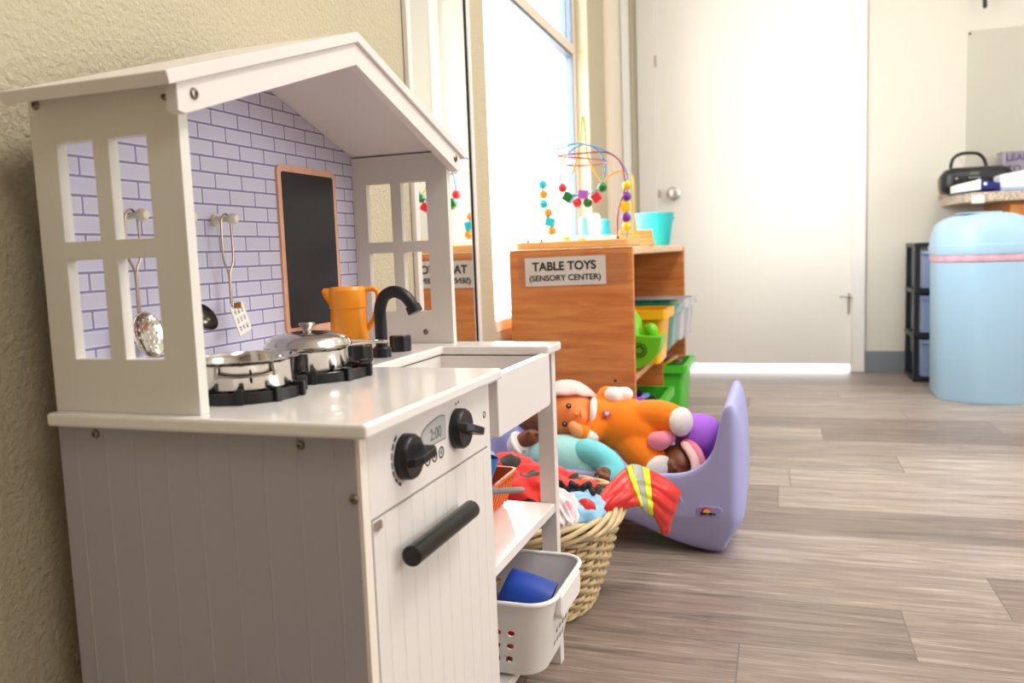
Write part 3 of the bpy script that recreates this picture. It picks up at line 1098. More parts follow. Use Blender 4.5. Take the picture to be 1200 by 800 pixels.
# straight-run indices
run = {}
idx = 0
for i in range(4):
    idx += 7
    m_ = 21 if i in (1, 3) else 11
    for k in range(m_ - 1):
        run[idx + k] = (i, k, m_)
    idx += m_ - 1
hole_cells = []
for j in range(len(fs) - 1):
    for k in range(nq):
        quad = [rows[j][k], rows[j][(k + 1) % nq], rows[j + 1][(k + 1) % nq], rows[j + 1][k]]
        r_ = run.get(k)
        if r_ and j in (3, 5, 7) and r_[1] % 2 == (0 if True else 1) and 0 < r_[1] < r_[2] - 2:
            # round hole inside this cell
            cen = sum((v.co for v in quad), V()) / 4
            e1 = (quad[1].co - quad[0].co + quad[2].co - quad[3].co) * .5
            e2 = (quad[3].co - quad[0].co + quad[2].co - quad[1].co) * .5
            rad = .0050
            n8 = 16
            ring = [bm.verts.new(cen + e1.normalized() * rad * math.cos(2 * PI * t / n8) + e2.normalized() * rad * math.sin(2 * PI * t / n8)) for t in range(n8)]
            # connect the quad border to the ring
            ang = [-135, -45, 45, 135]
            for c_ in range(4):
                t0 = int(((ang[c_] % 360) / 360) * n8); t1 = t0 + n8 // 4
                seg = [ring[t % n8] for t in range(t0, t1 + 1)]
                bm.faces.new([quad[c_], quad[(c_ + 1) % 4]] + seg[::-1])
            continue
        bm.faces.new(quad)
bm.faces.new(rows[0][::-1])
obj('basket_shell', bm, m_wp, wb, smooth=40, solid=.0022)
bm = bm_new()
tube(bm, [p + V((0, 0, -.001)) for p in bin_loop(1, -.0012, bz1)], .0036, 8, closed=True)
obj('rim', bm, m_wp, wb, smooth=60)
bm = bm_new()
prism(bm, [(.405, .160), (.412, .150), (.500, .150), (.507, .160), (.507, .186), (.405, .186)], 'x', .3690, .3800)
obj('grip', bm, m_wp, wb, smooth=0, bev=.004)
bm = lathe(bm_new(), [(0, 0), (.030, 0), (.031, .003), (.0375, .066), (.036, .066), (.029, .004), (0, .004)], seg=40,
           M=Matrix.Translation((.285, .447, .171)) @ Matrix.Rotation(math.radians(4), 4, 'Z') @ Matrix.Rotation(math.radians(113), 4, 'Y'))
single('toy_cup', bm, pm('cobalt_plastic', '#1f49b0', .32), 'dark blue toy cup lying in the white perforated basket', 'cup', (.292, .447, .12), smooth=40)
bm = lathe(bm_new(), [(0, 0), (.033, 0), (.040, .03), (.0385, .03), (.032, .002), (0, .002)], (.190, .440, .102), 32)
single('toy_bowl', bm, pm('dark_green_plastic', '#17512f', .4), 'dark green toy bowl in the white perforated basket', 'bowl', (.190, .440, .102), smooth=40)
bm = lathe(bm_new(), [(0, 0), (.036, 0), (.046, .018), (.0445, .018), (.035, .002), (0, .002)], (.268, .452, .0775), 32)
single('toy_plate', bm, pm('red_plastic', '#d4262f', .4), 'red toy dish at the bottom of the white perforated basket', 'dish', (.268, .452, .0775), smooth=40)
# ================================================================== SHELF UNIT UNDER THE WINDOW
setframe(False)
SX0, SX1, SY0, SY1, SH = -.018, .312, 1.48, 2.70, .640
cu = thing('storage_shelf', 'maple open shelf unit under the window with a paper sign on its end', 'shelf', ((SX0 + SX1) / 2, (SY0 + SY1) / 2, 0))
m_screwd = pm('dark_screw', '#4a2f22', .5)
for (ya, yb) in ((SY0, SY0 + .018), (SY1 - .018, SY1)):
    e = obj('end_panel', box(bm_new(), SX0, SX1, ya, yb, 0, SH - .001), m_maple, cu, smooth=0, bev=.004)
    if ya == SY0:
        obj('screw', lathe(bm_new(), [(0, 0), (.004, 0), (.003, .0012), (0, .0012)], seg=16, M=Matrix.Translation((.26, SY0, .299)) @ Matrix.Rotation(PI / 2, 4, 'X')), m_screwd, e)
bm = prism(bm_new(), [(SX0, SY0 + .018), (SX1 - .004, SY0 + .018), (SX1 + .002, SY0 + .2), (SX1 + .004, (SY0 + SY1) / 2), (SX1 + .002, SY1 - .2), (SX1 - .004, SY1 - .018), (SX0, SY1 - .018)], 'z', SH - .018, SH + .004)
obj('top_board', bm, m_maple2, cu, smooth=0, bev=.004)
obj('top_edge', box(bm_new(), SX0, SX1, SY0 - .0005, SY0 + .0185, SH - .0012, SH + .004), m_maple2, cu, smooth=0, bev=.003)
obj('shelf_board', box(bm_new(), SX0, SX1 - .004, SY0 + .018, SY1 - .018, .292, .309), m_maple, cu, smooth=0, bev=.003)
obj('bottom_board', box(bm_new(), SX0, SX1 - .004, SY0 + .018, SY1 - .018, .03, .047), m_maple, cu, smooth=0, bev=.003)
obj('rear_board', box(bm_new(), SX0, SX0 + .006, SY0 + .018, SY1 - .018, .047, SH - .018), m_maple, cu, smooth=0)
obj('divider', box(bm_new(), SX0 + .006, SX1 - .02, 2.16, 2.174, .047, .292), m_maple, cu, smooth=0)

# sign
sg = thing('paper_sign', 'white paper sign reading TABLE TOYS taped to the end of the maple shelf unit', 'sign', (.135, SY0 - .001, .549))
MS = Matrix.Translation((.1345, SY0 - .0012, .5855)) @ Matrix.Rotation(math.radians(-.6), 4, 'Y')
bm = box(bm_new(), -.1075, .1075, 0, .0008, -.037, .037, MS)
obj('paper', bm, pm('label_paper', '#f3efec', .6), sg, smooth=0)
m_ink = pm('sign_ink', '#0f0f10', .6)
obj('lettering', text_bm('TABLE TOYS', .031, MS @ Matrix.Translation((-.002, -.0004, .0125)) @ Matrix.Rotation(PI / 2, 4, 'X'), .0002, .0009, xs=.98), m_ink, sg, smooth=0)
obj('lettering', text_bm('(SENSORY CENTER)', .0205, MS @ Matrix.Translation((-.001, -.0004, -.0175)) @ Matrix.Rotation(PI / 2, 4, 'X'), .0002, .0005, xs=1.06), m_ink, sg, smooth=0)
bm = box(bm_new(), -.126, .165, -.0004, -.0002, -.042, .042, MS)
obj('clear_tape', bm, glass_material('clear_tape', (.96, .95, .94), .05, .25), sg, smooth=0)

# ---- bead maze on the shelf top
TZ = SH + .0045
bmz = thing('bead_maze', 'wooden bead maze with coloured looping wires on the near end of the shelf unit', 'toy', (.15, 1.58, TZ))
obj('base_board', prism(bm_new(), rrect(-.012, .305, 1.505, 1.66, .02), 'z', TZ, TZ + .019), m_birch, bmz, smooth=30, bev=.003)
bt = TZ + .019
YM = 1.58
def wire(name, pts, col, r=.0022, y0=YM, dy=0, ys=None, closed=False):
    P_ = []
    n = len(pts)
    for i, (x, z) in enumerate(pts):
        y = ys[i] if ys else y0 + dy * math.sin(PI * i / (n - 1))
        P_.append((x, y, z))
    return obj('wire', tube(bm_new(), spline(P_, 6, closed), r, 8, closed=closed), col, bmz, label=name)
mw_b = pm('blue_wire', '#3f9fd8', .3); mw_y = pm('yellow_wire', '#f4c22c', .3); mw_r = pm('red_wire', '#b3202c', .3); mw_w = pm('white_wire', '#e9eef0', .3)
wire('blue arching wire', [(.008, bt), (.012, .804), (.024, .847), (.05, .885), (.076, .905), (.109, .909), (.151, .919), (.203, .906), (.25, .883), (.273, .858), (.285, .831), (.284, .796), (.280, bt)], mw_b, dy=-.01)
wire('blue looping wire', [(.163, .915), (.138, .903), (.117, .877), (.107, .834), (.11, .806), (.124, .79), (.147, .784), (.179, .786), (.204, .797), (.221, .819), (.23, .85), (.222, .881), (.203, .902), (.179, .915)], mw_b, closed=True, ys=[1.58, 1.575, 1.57, 1.57, 1.575, 1.58, 1.585, 1.585, 1.58, 1.575, 1.57, 1.57, 1.575, 1.58], r=.002)
wire('yellow wire rising to a tall point', [(.136, .84), (.152, .885), (.163, .95), (.1665, .985), (.1705, .985), (.174, .95), (.178, .889), (.193, .852), (.217, .814), (.233, .83), (.265, .842), (.292, .83), (.3015, .80), (.299, bt)], mw_y, r=.0026, dy=.01)
wire('red arching wire', [(.115, .893), (.17, .893), (.227, .891), (.258, .875), (.277, .843), (.28, .796), (.267, .758), (.258, .72), (.256, bt)], mw_r, dy=-.012)
wire('red flat spiral wire', [(.115, .893), (.104, .888), (.162, .879), (.222, .871), (.224, .866), (.165, .864), (.112, .868)], mw_r, ys=[1.58, 1.56, 1.55, 1.57, 1.60, 1.61, 1.60], r=.0018)
wire('white arching wire', [(.046, bt), (.050, .802), (.051, .854), (.071, .864), (.095, .851), (.107, .822)], mw_w, dy=.006)
wire('white curved wire', [(.076, bt), (.070, .73), (.056, .78), (.054, .83), (.053, .85)], mw_w, dy=.0)
bead_c = {k: pm('bead_' + k, v, .35) for k, v in dict(red='#e02a3c', green='#147a3c', violet='#b95fd0', yellow='#ffd21a', purple='#7a2a9c', cyan='#22c4dc', orange='#f39a2a').items()}
def bead(x, z, kind, col, rot=0, r=.0125, y=YM):
    b2 = bm_new()
    if kind == 's':
        ell(b2, (x, y, z), (r, r, r * .98))
    else:
        s = r * .95
        box(b2, -s, s, -s, s, -s, s, Matrix.Translation((x, y, z)) @ Matrix.Rotation(rot, 4, 'Y'))
    obj('bead', b2, bead_c[col], bmz, smooth=60 if kind == 's' else 0, bev=0 if kind == 's' else .0015, label=col + (' round bead' if kind == 's' else ' cube bead'))
for a in (((.109, .806), 's', 'red'), ((.124, .780), 'c', 'green', .6), ((.148, .764), 's', 'red'), ((.166, .785), 'c', 'violet', .1), ((.177, .762), 's', 'green'), ((.203, .775), 'c', 'red', -.6), ((.218, .801), 's', 'green'),
          ((.285, .802), 's', 'yellow'), ((.283, .773), 's', 'purple'), ((.2805, .747), 'c', 'yellow', .05), ((.281, .719), 's', 'purple'), ((.282, .6955), 's', 'yellow'),
          ((.054, .818), 's', 'cyan'), ((.055, .792), 's', 'orange'), ((.055, .766), 's', 'cyan'), ((.067, .742), 's', 'orange'), ((.072, .717), 'c', 'cyan', .2), ((.076, .693), 's', 'orange')):
    bead(a[0][0], a[0][1], a[1], a[2], a[3] if len(a) > 3 else 0, y=YM - .006 if a[0][0] > .25 else YM)
for x in (.008, .046, .256):
    obj('ferrule', lathe(bm_new(), [(0, 0), (.0055, 0), (.0045, .004), (.0025, .007), (0, .007)], (x, YM, bt), 16), m_char, bmz)

# ---- other toys on top
def plank_stack(name, label, x0, y0, n, L_, W_, z, step, mat, rot=0):
    t = thing(name, label, 'wooden toy', (x0, y0, z))
    for k in range(n):
        b2 = box(bm_new(), -L_ / 2 + step * k, L_ / 2 - step * k * .4, -W_ / 2, W_ / 2, 0, .011, Matrix.Translation((x0, y0, z + .0115 * k)) @ Matrix.Rotation(rot + .06 * k, 4, 'Z'))
        obj('slat', b2, mat, t, smooth=0, bev=.002)
    return t
plank_stack('stacking_slats', 'small stack of orange wooden slats between the bead maze and turquoise bucket', .262, 1.80, 4, .12, .05, TZ, .006, m_birch, .05)
pz = thing('puzzle_tray', 'pale wooden peg puzzle tray behind the bead maze on the shelf unit', 'puzzle', (.13, 1.93, TZ))
obj('tray_board', prism(bm_new(), rrect(.0, .188, 1.74, 2.02, .015), 'z', TZ, TZ + .014), m_birch, pz, smooth=30, bev=.002)
obj('tray_lip', prism(bm_new(), rrect(.01, .18, 1.86, 2.0, .01), 'z', TZ + .014, TZ + .036), pm('cream_tray', '#f7edd8', .4), pz, smooth=30, bev=.002)
for (x, y, c, h) in ((.06, 1.80, '#e8b24a', .022), (.11, 1.79, '#e8b24a', .016), (.16, 1.90, '#27b8cf', .05), (.09, 1.91, '#6fc7b8', .06), (.12, 1.96, '#f3ead9', .07)):
    zb = TZ + (.014 if y < 1.86 else .036)
    obj('peg_piece', lathe(bm_new(), [(0, 0), (.016, 0), (.017, .004), (.012, h * .6), (.014, h * .85), (.008, h), (0, h)], (x, y, zb), 20), pm('peg_paint', c, .4), pz)
# turquoise bucket
bq = thing('bucket', 'turquoise plastic bucket on the shelf unit behind the wooden slats', 'bucket', (.253, 2.30, TZ))
m_turq = pm('turquoise_plastic', '#2fcbd3', .35)
bm = lathe(bm_new(), [(0, 0), (.048, 0), (.051, .004), (.066, .108), (.069, .108), (.069, .112), (.0635, .112), (.048, .006), (0, .006)], (.253, 2.30, TZ), 44)
obj('bucket_body', bm, m_turq, bq, smooth=40)
bm = tube(bm_new(), spline([(.253 + .068 * math.cos(a), 2.30 + .068 * math.sin(a), TZ + .107 - .02 * abs(math.sin(2 * a))) for a in [PI * k / 10 + .3 for k in range(11)]], 3), .0025, 8, dome=True)
obj('bucket_handle', bm, m_turq, bq)

# ---- bins on the middle shelf
def bin_box(name, label, x0, x1, y0, y1, z, h, mat, group=None, rim=.012, taper=.012, parts=()):
    t = thing(name, label, 'bin', ((x0 + x1) / 2, (y0 + y1) / 2, z), group)
    b2 = bm_new()
    def tr(f, ins, zz, out=0):
        return [(p[0], p[1], zz) for p in rrect(x0 + taper * (1 - f) + ins - out, x1 - taper * (1 - f) - ins + out, y0 + taper * (1 - f) * .5 + ins - out, y1 - taper * (1 - f) * .5 - ins + out, .012, 4)]
    loft(b2, [tr(0, 0, z), tr(.85, 0, z + h - .022), tr(1, 0, z + h - .004), tr(1, .0025, z + h - .004), tr(.05, .0025, z + .004)])
    obj('bin_body', b2, mat, t, smooth=40)
    b2 = bm_new()
    loft(b2, [tr(1, 0, z + h - .024, rim - .002), tr(1, 0, z + h - .024, rim), tr(1, 0, z + h, rim), tr(1, .003, z + h), tr(1, .003, z + h - .003), tr(1, 0, z + h - .003, rim - .002)], cap=False)
    obj('bin_rim', b2, mat, t, smooth=40, solid=.001)
    return t
sz = .3092
bin_box('storage_bin', 'yellow plastic bin on the middle shelf behind the green toy bowl', .08, .352, 1.72, 1.90, sz, .152, pm('yellow_bin', '#fbb514', .35))
bin_box('storage_bin', 'dark green plastic bin on the middle shelf behind the yellow bin', .08, .338, 1.975, 2.13, sz, .157, pm('dark_green_bin', '#0f6b52', .35))
m_clear = pm('frosted_clear_plastic', '#f1eef4', .25, trans=.2, alpha=.8)
m_tealp = pm('pale_teal_plastic', '#8fd4d0', .3, trans=.3)
bin_box('storage_bin', 'pale teal bin on the middle shelf tucked behind the dark green bin', .08, .332, 2.175, 2.30, sz, .135, m_tealp)
bin_box('storage_bin', 'frosted clear bin on the middle shelf nearest the teal bin', .08, .345, 2.345, 2.47, sz, .140, m_clear)
bin_box('storage_bin', 'frosted clear bin at the far end of the middle shelf', .08, .352, 2.515, 2.645, sz, .140, m_clear)
# green half-bowl toy with ball handle and speaker holes, in front of the yellow bin
gt = thing('toy_scoop', 'lime green rounded toy with dotted sunburst front at the near end of the middle shelf', 'toy', (.30, 1.60, sz))
m_lime = pm('lime_plastic', '#6fd01f', .35)
m_lime2 = pm('lime_dots', '#1f5a10', .5)
bm = bm_new()
# quarter-disc body, 9 cm deep
pl = [(.235, .408), (.368, .402)]
for k in range(9):
    a = PI / 2 * k / 8
    pl.append((.262 + .104 * math.cos(a) ** .9 if k < 8 else .262, .398 - .088 * math.sin(a)))
pl += [(.235, .3095)]
prism(bm, pl, 'y', 1.585, 1.665)
obj('toy_body', bm, m_lime, gt, smooth=30, bev=.008)
obj('knob', ell(bm_new(), (.333, 1.62, .416), (.0195, .0195, .0195)), m_lime, gt, smooth=180)
b2 = bm_new()
for ring, (r0, r1) in enumerate(((.009, .013), (.016, .021))):
    for k in range(16):
        a = 2 * PI * (k + .5 * ring) / 16
        tube(b2, [(.307 + r0 * math.cos(a), 1.584, .366 + r0 * math.sin(a)), (.307 + r1 * math.cos(a), 1.584, .366 + r1 * math.sin(a))], .0019, 6)
obj('speaker_dots', b2, m_lime2, gt)
bm = lathe(bm_new(), [(0, 0), (.034, 0), (.034, .05), (.029, .10), (.012, .128), (0, .132)], (.278, 1.628, sz + .035), 28)
obj('dome', bm, m_lime, gt, smooth=60)
obj('dome_cap', ell(bm_new(), (.281, 1.612, .462), (.012, .016, .020)), pm('lilac_plastic', '#b59be0', .4), gt, smooth=180)
# bottom shelf
bz = .0472
m_gbin = pm('green_bin', '#4cc832', .35)
bin_box('storage_bin', 'green plastic bin with dark pieces on the bottom shelf nearest the dolls', .08, .345, 1.68, 1.92, bz, .165, m_gbin)
bin_box('storage_bin', 'tall green plastic bin with flat pieces at the back of the bottom shelf', .08, .352, 2.24, 2.52, bz, .185, m_gbin)
def blocks(name, label, cat, x0, x1, y0, y1, z, cols, n, s, group):
    rnd = random.Random(len(label))
    for k in range(n):
        b2 = bm_new()
        cx = x0 + (x1 - x0) * ((k * .618) % 1); cy = y0 + (y1 - y0) * ((k * .37 + .1) % 1)
        M = Matrix.Translation((cx, cy, z + rnd.uniform(0, .014))) @ Euler((rnd.uniform(-.5, .5), rnd.uniform(-.5, .5), rnd.uniform(0, 3))).to_matrix().to_4x4()
        box(b2, -s * 1.6, s * 1.6, -s * .8, s * .8, -s * .5, s * .5, M)
        for q in (-.8, .8):
            lathe(b2, [(0, s * .5), (s * .45, s * .5), (s * .45, s * .8), (0, s * .8)], seg=12, M=M @ Matrix.Translation((q * s, 0, 0)))
        c, cn = cols[k % len(cols)]
        single(name, b2, pm('block_' + cn, c, .4), label.replace('COL', cn), cat, (cx, cy, z - .01), group + ' ' + cn, smooth=0, bev=.0015)
blocks('toy_block', 'COL studded toy block lying in the near green bin on the bottom shelf', 'block', .16, .315, 1.72, 1.88, .195, [('#0d4d33', 'dark green'), ('#2c5fb8', 'blue'), ('#0f3d3a', 'deep teal'), ('#7fa8e6', 'pale blue')], 12, .016, 'blocks in the near green bin')
b2 = bm_new()
for k, (c, y, a) in enumerate((('#e7c531', 2.30, .3), ('#b4417f', 2.36, -.2), ('#c95a2c', 2.42, .1), ('#7b4fa8', 2.33, .5))):
    b3 = prism(bm_new(), rrect(-.06, .06, -.012, .012, .008), 'z', 0, .006)
    b3.transform(Matrix.Translation((.275, y, .226 + .008 * k)) @ Euler((.1, (-.5 if k == 0 else .05), a)).to_matrix().to_4x4())
    cn = ['yellow', 'magenta', 'rust', 'violet'][k]
    single('craft_stick', b3, pm('stick_' + cn, c, .5), cn + ' flat stick lying across the tall green bin', 'stick', (.275, y, .226), smooth=0, bev=.001)
b2.free()
bm = lathe(bm_new(), [(0, 0), (.052, 0), (.060, .012), (.062, .178), (.06, .190), (.055, .194), (.052, .18), (.05, .01), (0, .006)], (.255, 1.595, bz), 36)
single('toy_canister', bm, pm('purple_plastic', '#8a45c4', .35), 'purple round tub on the bottom shelf just inside the near end', 'tub', (.255, 1.595, bz), smooth=40)

# ================================================================== RIGHT SIDE: counter, bin, drawers
ct = thing('counter', 'speckled laminate counter with short backsplash along the back wall', 'counter', (2.3, 3.5, 0))
def speckle():
    m = bpy.data.materials.new('speckled_laminate')
    m.use_nodes = True
    nt = m.node_tree
    b = nt.nodes['Principled BSDF']
    b.inputs['Roughness'].default_value = .4
    tc = N(nt, 'ShaderNodeTexCoord')
    v = N(nt, 'ShaderNodeTexNoise')
    v.inputs['Scale'].default_value = 160
    v.inputs['Detail'].default_value = 2
    nt.links.new(tc.outputs['Object'], v.inputs['Vector'])
    rp = N(nt, 'ShaderNodeValToRGB')
    e = rp.color_ramp.elements
    e[0].position = .35; e[0].color = lin('#8d7868')
    e[1].position = .62; e[1].color = lin('#e0d0bd')
    k = e.new(.48); k.color = lin('#c3ae99')
    nt.links.new(v.outputs['Fac'], rp.inputs['Fac'])
    nt.links.new(rp.outputs['Color'], b.inputs['Base Color'])
    return m
m_spk = speckle()
pl = [(1.385, YB - .001), (1.385, 3.33), (1.40, 3.295), (1.435, 3.28), (XR - .002, 3.28), (XR - .002, YB - .001)]
obj('worktop', prism(bm_new(), pl, 'z', .778, .818), m_spk, ct, smooth=30, bev=.004)
obj('backsplash', box(bm_new(), 1.368, XR - .002, YB - .022, YB - .001, .818, .912), m_spk, ct, smooth=0, bev=.003)
bm = box(bm_new(), 1.425, 1.475, 3.271, 3.2795, .772, .806)
obj('corner_guard', bm, pm('white_guard', '#efe9df', .4), ct, smooth=0, bev=.004, label='white corner guard')
obj('cabinet_body', box(bm_new(), 1.565, XR - .004, 3.33, YB - .001, .0, .7775), m_orangewood, ct, smooth=0)
for k in range(3):
    x0 = 1.575 + k * .56
    d_ = obj('cabinet_door', box(bm_new(), x0, x0 + .55, 3.312, 3.33, .1, .765), m_orangewood, ct, smooth=0, bev=.003)
    obj('pull', tube(bm_new(), [(x0 + .5, 3.31, .62), (x0 + .5, 3.285, .62), (x0 + .5, 3.285, .72), (x0 + .5, 3.31, .72)], .004, 8), m_steel_b, d_)

# boombox
bxr = thing('boombox', 'black portable radio with an arched carry handle on the counter', 'radio', (1.48, 3.50, .8185))
bm = bm_new()
def bb_loop(x, s, dz):
    o = []
    for k in range(24):
        a = 2 * PI * k / 24
        c_, s_ = math.cos(a), math.sin(a)
        o.append((x, 3.50 + s * .075 * math.copysign(abs(c_) ** .6, c_), .8185 + .060 + dz + s * (.060) * math.copysign(abs(s_) ** .6, s_)))
    return o
loft(bm, [bb_loop(1.343, .45, -.005), bb_loop(1.347, .62, -.004), bb_loop(1.362, .86, 0), bb_loop(1.39, 1.0, 0), bb_loop(1.575, 1.0, 0), bb_loop(1.603, .86, 0), bb_loop(1.618, .62, -.004), bb_loop(1.622, .45, -.005)])
obj('radio_body', bm, m_black, bxr, smooth=50)
hp = [(1.386, 3.5, .925), (1.386, 3.5, .950), (1.395, 3.5, .980), (1.420, 3.5, .997), (1.455, 3.5, 1.0), (1.490, 3.5, .995), (1.512, 3.5, .975), (1.522, 3.5, .948), (1.523, 3.5, .925)]
obj('carry_handle', tube(bm_new(), spline(hp, 5), .0072, 12, dome=True), m_black, bxr)
obj('radio_display', box(bm_new(), 1.448, 1.483, 3.4215, 3.427, .900, .912), pm('lcd_grey', '#6d7466', .3), bxr, smooth=0)
m_btn = pm('silver_button', '#d5d6da', .3)
for k in range(5):
    for j in range(2):
        if j and k < 3:
            continue
        obj('button', ell(bm_new(), (1.446 + k * .0095, 3.4245, .889 - .0085 * j), (.003, .003, .0025), seg=10, rings=6), m_btn, bxr)
obj('power_button', ell(bm_new(), (1.396, 3.4245, .888), (.004, .003, .004), seg=12, rings=8), m_btn, bxr)
obj('antenna', tube(bm_new(), [(1.452, 3.535, .935), (1.425, 3.535, .985)], .0012, 6, dome=True), m_steel_b, bxr)
obj('dial_post', lathe(bm_new(), [(0, 0), (.004, 0), (.005, .008), (0, .009)], (1.463, 3.5, .937), 14), m_steel_b, bxr)

# books and binder
m_page = pm('white_cover', '#f5f5f7', .45)
m_navy = pm('navy_cover', '#1d2270', .4)
def book(name, label, x0, x1, y0, y1, z, h, spine=True, cov=None, page=None, rot=0):
    c = ((x0 + x1) / 2, (y0 + y1) / 2, z)
    t = thing(name, label, 'book', c)
    R = Matrix.Translation(c) @ Matrix.Rotation(rot, 4, 'Z') @ Matrix.Translation((-c[0], -c[1], 0))
    def bx(*a):
        return box(bm_new(), *a, R)
    page = page or m_page; cov = cov or m_navy
    obj('pages', bx(x0, x1 - .004, y0 + .002, y1 - .002, z + .0025, z + h - .0025), page, t, smooth=0)
    obj('cover', bx(x0, x1, y0, y1, z, z + .0025), page, t, smooth=0)
    obj('cover', bx(x0, x1, y0, y1, z + h - .0025, z + h), page, t, smooth=0)
    if spine:
        obj('spine', bx(x1 - .004, x1, y0, y1, z + .0025, z + h - .0025), cov, t, smooth=0)
    return t
zc = .8185
bA = thing('binder', 'white binder with a dark blue label lying on the counter by the radio', 'binder', (1.42, 3.34, zc))
bm = prism(bm_new(), [(1.368, .8215), (1.462, .829), (1.462, .872), (1.368, .853)], 'y', 3.288, 3.40)
obj('binder_cover', bm, m_page, bA, smooth=0, bev=.002)
bm = prism(bm_new(), [(1.462, .8295), (1.4655, .8295), (1.4655, .872), (1.462, .872)], 'y', 3.288, 3.40)
obj('spine', bm, m_navy, bA, smooth=0)
bm = prism(bm_new(), [(1.4657, .8300), (1.4657, .872), (1.532, .852), (1.532, .8285)], 'y', 3.291, 3.40)
obj('inner_flap', bm, m_navy, bA, smooth=0)
bm = box(bm_new(), 1.472, 1.484, 3.2895, 3.2912, .846, .858)
obj('label_mark', bm, m_page, bA, smooth=0)
bm = box(bm_new(), 1.388, 1.70, 3.285, 3.42, zc, zc + .0025)
single('folder', bm, pm('blue_folder', '#3f4f8c', .4), 'thin blue folder lying flat under the books on the counter', 'folder', (1.54, 3.35, zc), smooth=0)
b2_ = thing('book', 'thick white book with a purple spine lying on the right of the counter', 'book', (1.58, 3.37, zc + .003))
bm = prism(bm_new(), [(1.535, .8345), (1.635, .8345), (1.635, .902), (1.535, .886)], 'y', 3.302, 3.415)
obj('pages', bm, m_page, b2_, smooth=0, bev=.001)
bm = prism(bm_new(), [(1.635, .8345), (1.70, .8345), (1.70, .908), (1.635, .902)], 'y', 3.302, 3.415)
obj('spine', bm, pm('purple_cover', '#3a2a9a', .4), b2_, smooth=0)
bm = box(bm_new(), 1.537, 1.72, 3.300, 3.415, .8215, .8340)
single('folder', bm, pm('pale_blue_folder', '#b9c6e4', .4), 'pale blue folder stack directly under the thick white book', 'folder', (1.6, 3.37, .8215), smooth=0)

# lettered tin
tn = thing('planter_tin', 'grey tin with purple lettering standing at the right end of the counter', 'tin', (1.70, 3.63, zc))
m_tin = pm('galvanised_tin', '#b3a9b8', .4, .5)
M = Matrix.Translation((0, 0, 0))
def tl(ins, z):
    return [(p[0], p[1], z) for p in rrect(1.603 + ins, 1.80 - ins, 3.585 + ins * .6, 3.685 - ins * .6, .012, 4)]
bm = loft(bm_new(), [tl(.016, zc), tl(.0, 1.0), tl(.002, 1.0), tl(.018, zc + .003)])
obj('tin_body', bm, m_tin, tn, smooth=40)
obj('tin_rim', tube(bm_new(), [V(p) + V((0, 0, .001)) for p in tl(-.001, 1.0)], .003, 8, closed=True), m_tin, tn)
m_let = pm('tin_lettering', '#5a4a78', .5)
obj('lettering', text_bm('LEARN', .042, M_front(1.617, 3.5828, .975), .0005, .0002, align='LEFT', xs=.95), m_let, tn, smooth=0)
obj('lettering', text_bm('TO A', .042, M_front(1.622, 3.5865, .925), .0005, .0002, align='LEFT', xs=.95), m_let, tn, smooth=0)

# drawer tower
dt = thing('drawer_tower', 'black three drawer plastic tower behind the blue waste bin', 'drawer unit', (1.40, 3.55, 0))
m_dfr = pm('black_tower_plastic', '#202126', .4)
m_dfront = pm('translucent_blue_drawer', '#a9bde6', .25, trans=.35)
TX0, TX1, TY0, TY1 = 1.236, 1.545, 3.42, 3.69
bm = bm_new()
for (x, y) in ((TX0, TY0), (TX1 - .022, TY0), (TX0, TY1 - .022), (TX1 - .022, TY1 - .022)):
    box(bm, x, x + .022, y, y + .022, 0, .615)
obj('corner_post', bm, m_dfr, dt, smooth=0, bev=.002)
for z in (0, .196, .394, .598):
    obj('tower_shelf', box(bm_new(), TX0 - .002, TX1 + .002, TY0 - .002, TY1 + .002, z, z + .020), m_dfr, dt, smooth=0, bev=.003)
for z in (.024, .220, .418):
    bm = bm_new()
    tray(bm, (TX0 + .028, TX1 - .028), (TX0 + .026, TX1 - .026), (TY0 - .004, TY1 - .03), (TY0 - .008, TY1 - .03), z, z + .165, .003, .01)
    d_ = obj('drawer', bm, m_dfront, dt, smooth=40)
    obj('drawer_lip', box(bm_new(), TX0 + .024, TX1 - .024, TY0 - .018, TY0 - .006, z + .148, z + .164), m_dfront, d_, smooth=0, bev=.003)
    obj('drawer_contents', ell(bm_new(), (1.34, 3.54, z + .07), (.06, .08, .06)), pm('mixed_contents', ['#7a64a8', '#b18bb8', '#c0587f'][int(z * 4)], .7), d_, smooth=180)

# waste bin
wbn = thing('waste_bin', 'pale blue plastic waste bin with a domed swing lid beside the black drawer tower', 'waste bin', (1.40, 3.03, 0))
m_bin = pm('pale_blue_plastic', '#aed3ee', .38)
foot = [(px_ + .022, py_) for (px_, py_) in [(1.244, 3.19), (1.244, 3.01), (1.250, 2.985), (1.262, 2.965), (1.335, 2.890), (1.352, 2.880), (1.372, 2.876), (1.500, 2.884), (1.520, 2.892), (1.533, 2.91), (1.545, 2.95), (1.548, 3.19), (1.53, 3.215), (1.27, 3.215)]]
cx_, cy_ = 1.422, 3.04
def bl(s, z, f=foot):
    return [(cx_ + (p[0] - cx_) * s, cy_ + (p[1] - cy_) * s, z) for p in f]
bm = loft(bm_new(), [bl(.97, 0), bl(1.0, .008), bl(1.035, .562), bl(1.02, .562), bl(.985, .012)])
obj('bin_body', bm, m_bin, wbn, smooth=50)
bm = loft(bm_new(), [bl(1.037, .540), bl(1.046, .546), bl(1.048, .568), bl(1.03, .572)], cap=False)
obj('liner', bm, pm('pink_white_liner', '#e7b9c9', .5, var=(30, .25)), wbn, smooth=50, solid=.001, label='pinkish white bin liner edge')
bm = bm_new()
loops = [bl(1.03, .569), bl(1.068, .569), bl(1.078, .575), bl(1.073, .606), bl(1.055, .608)]
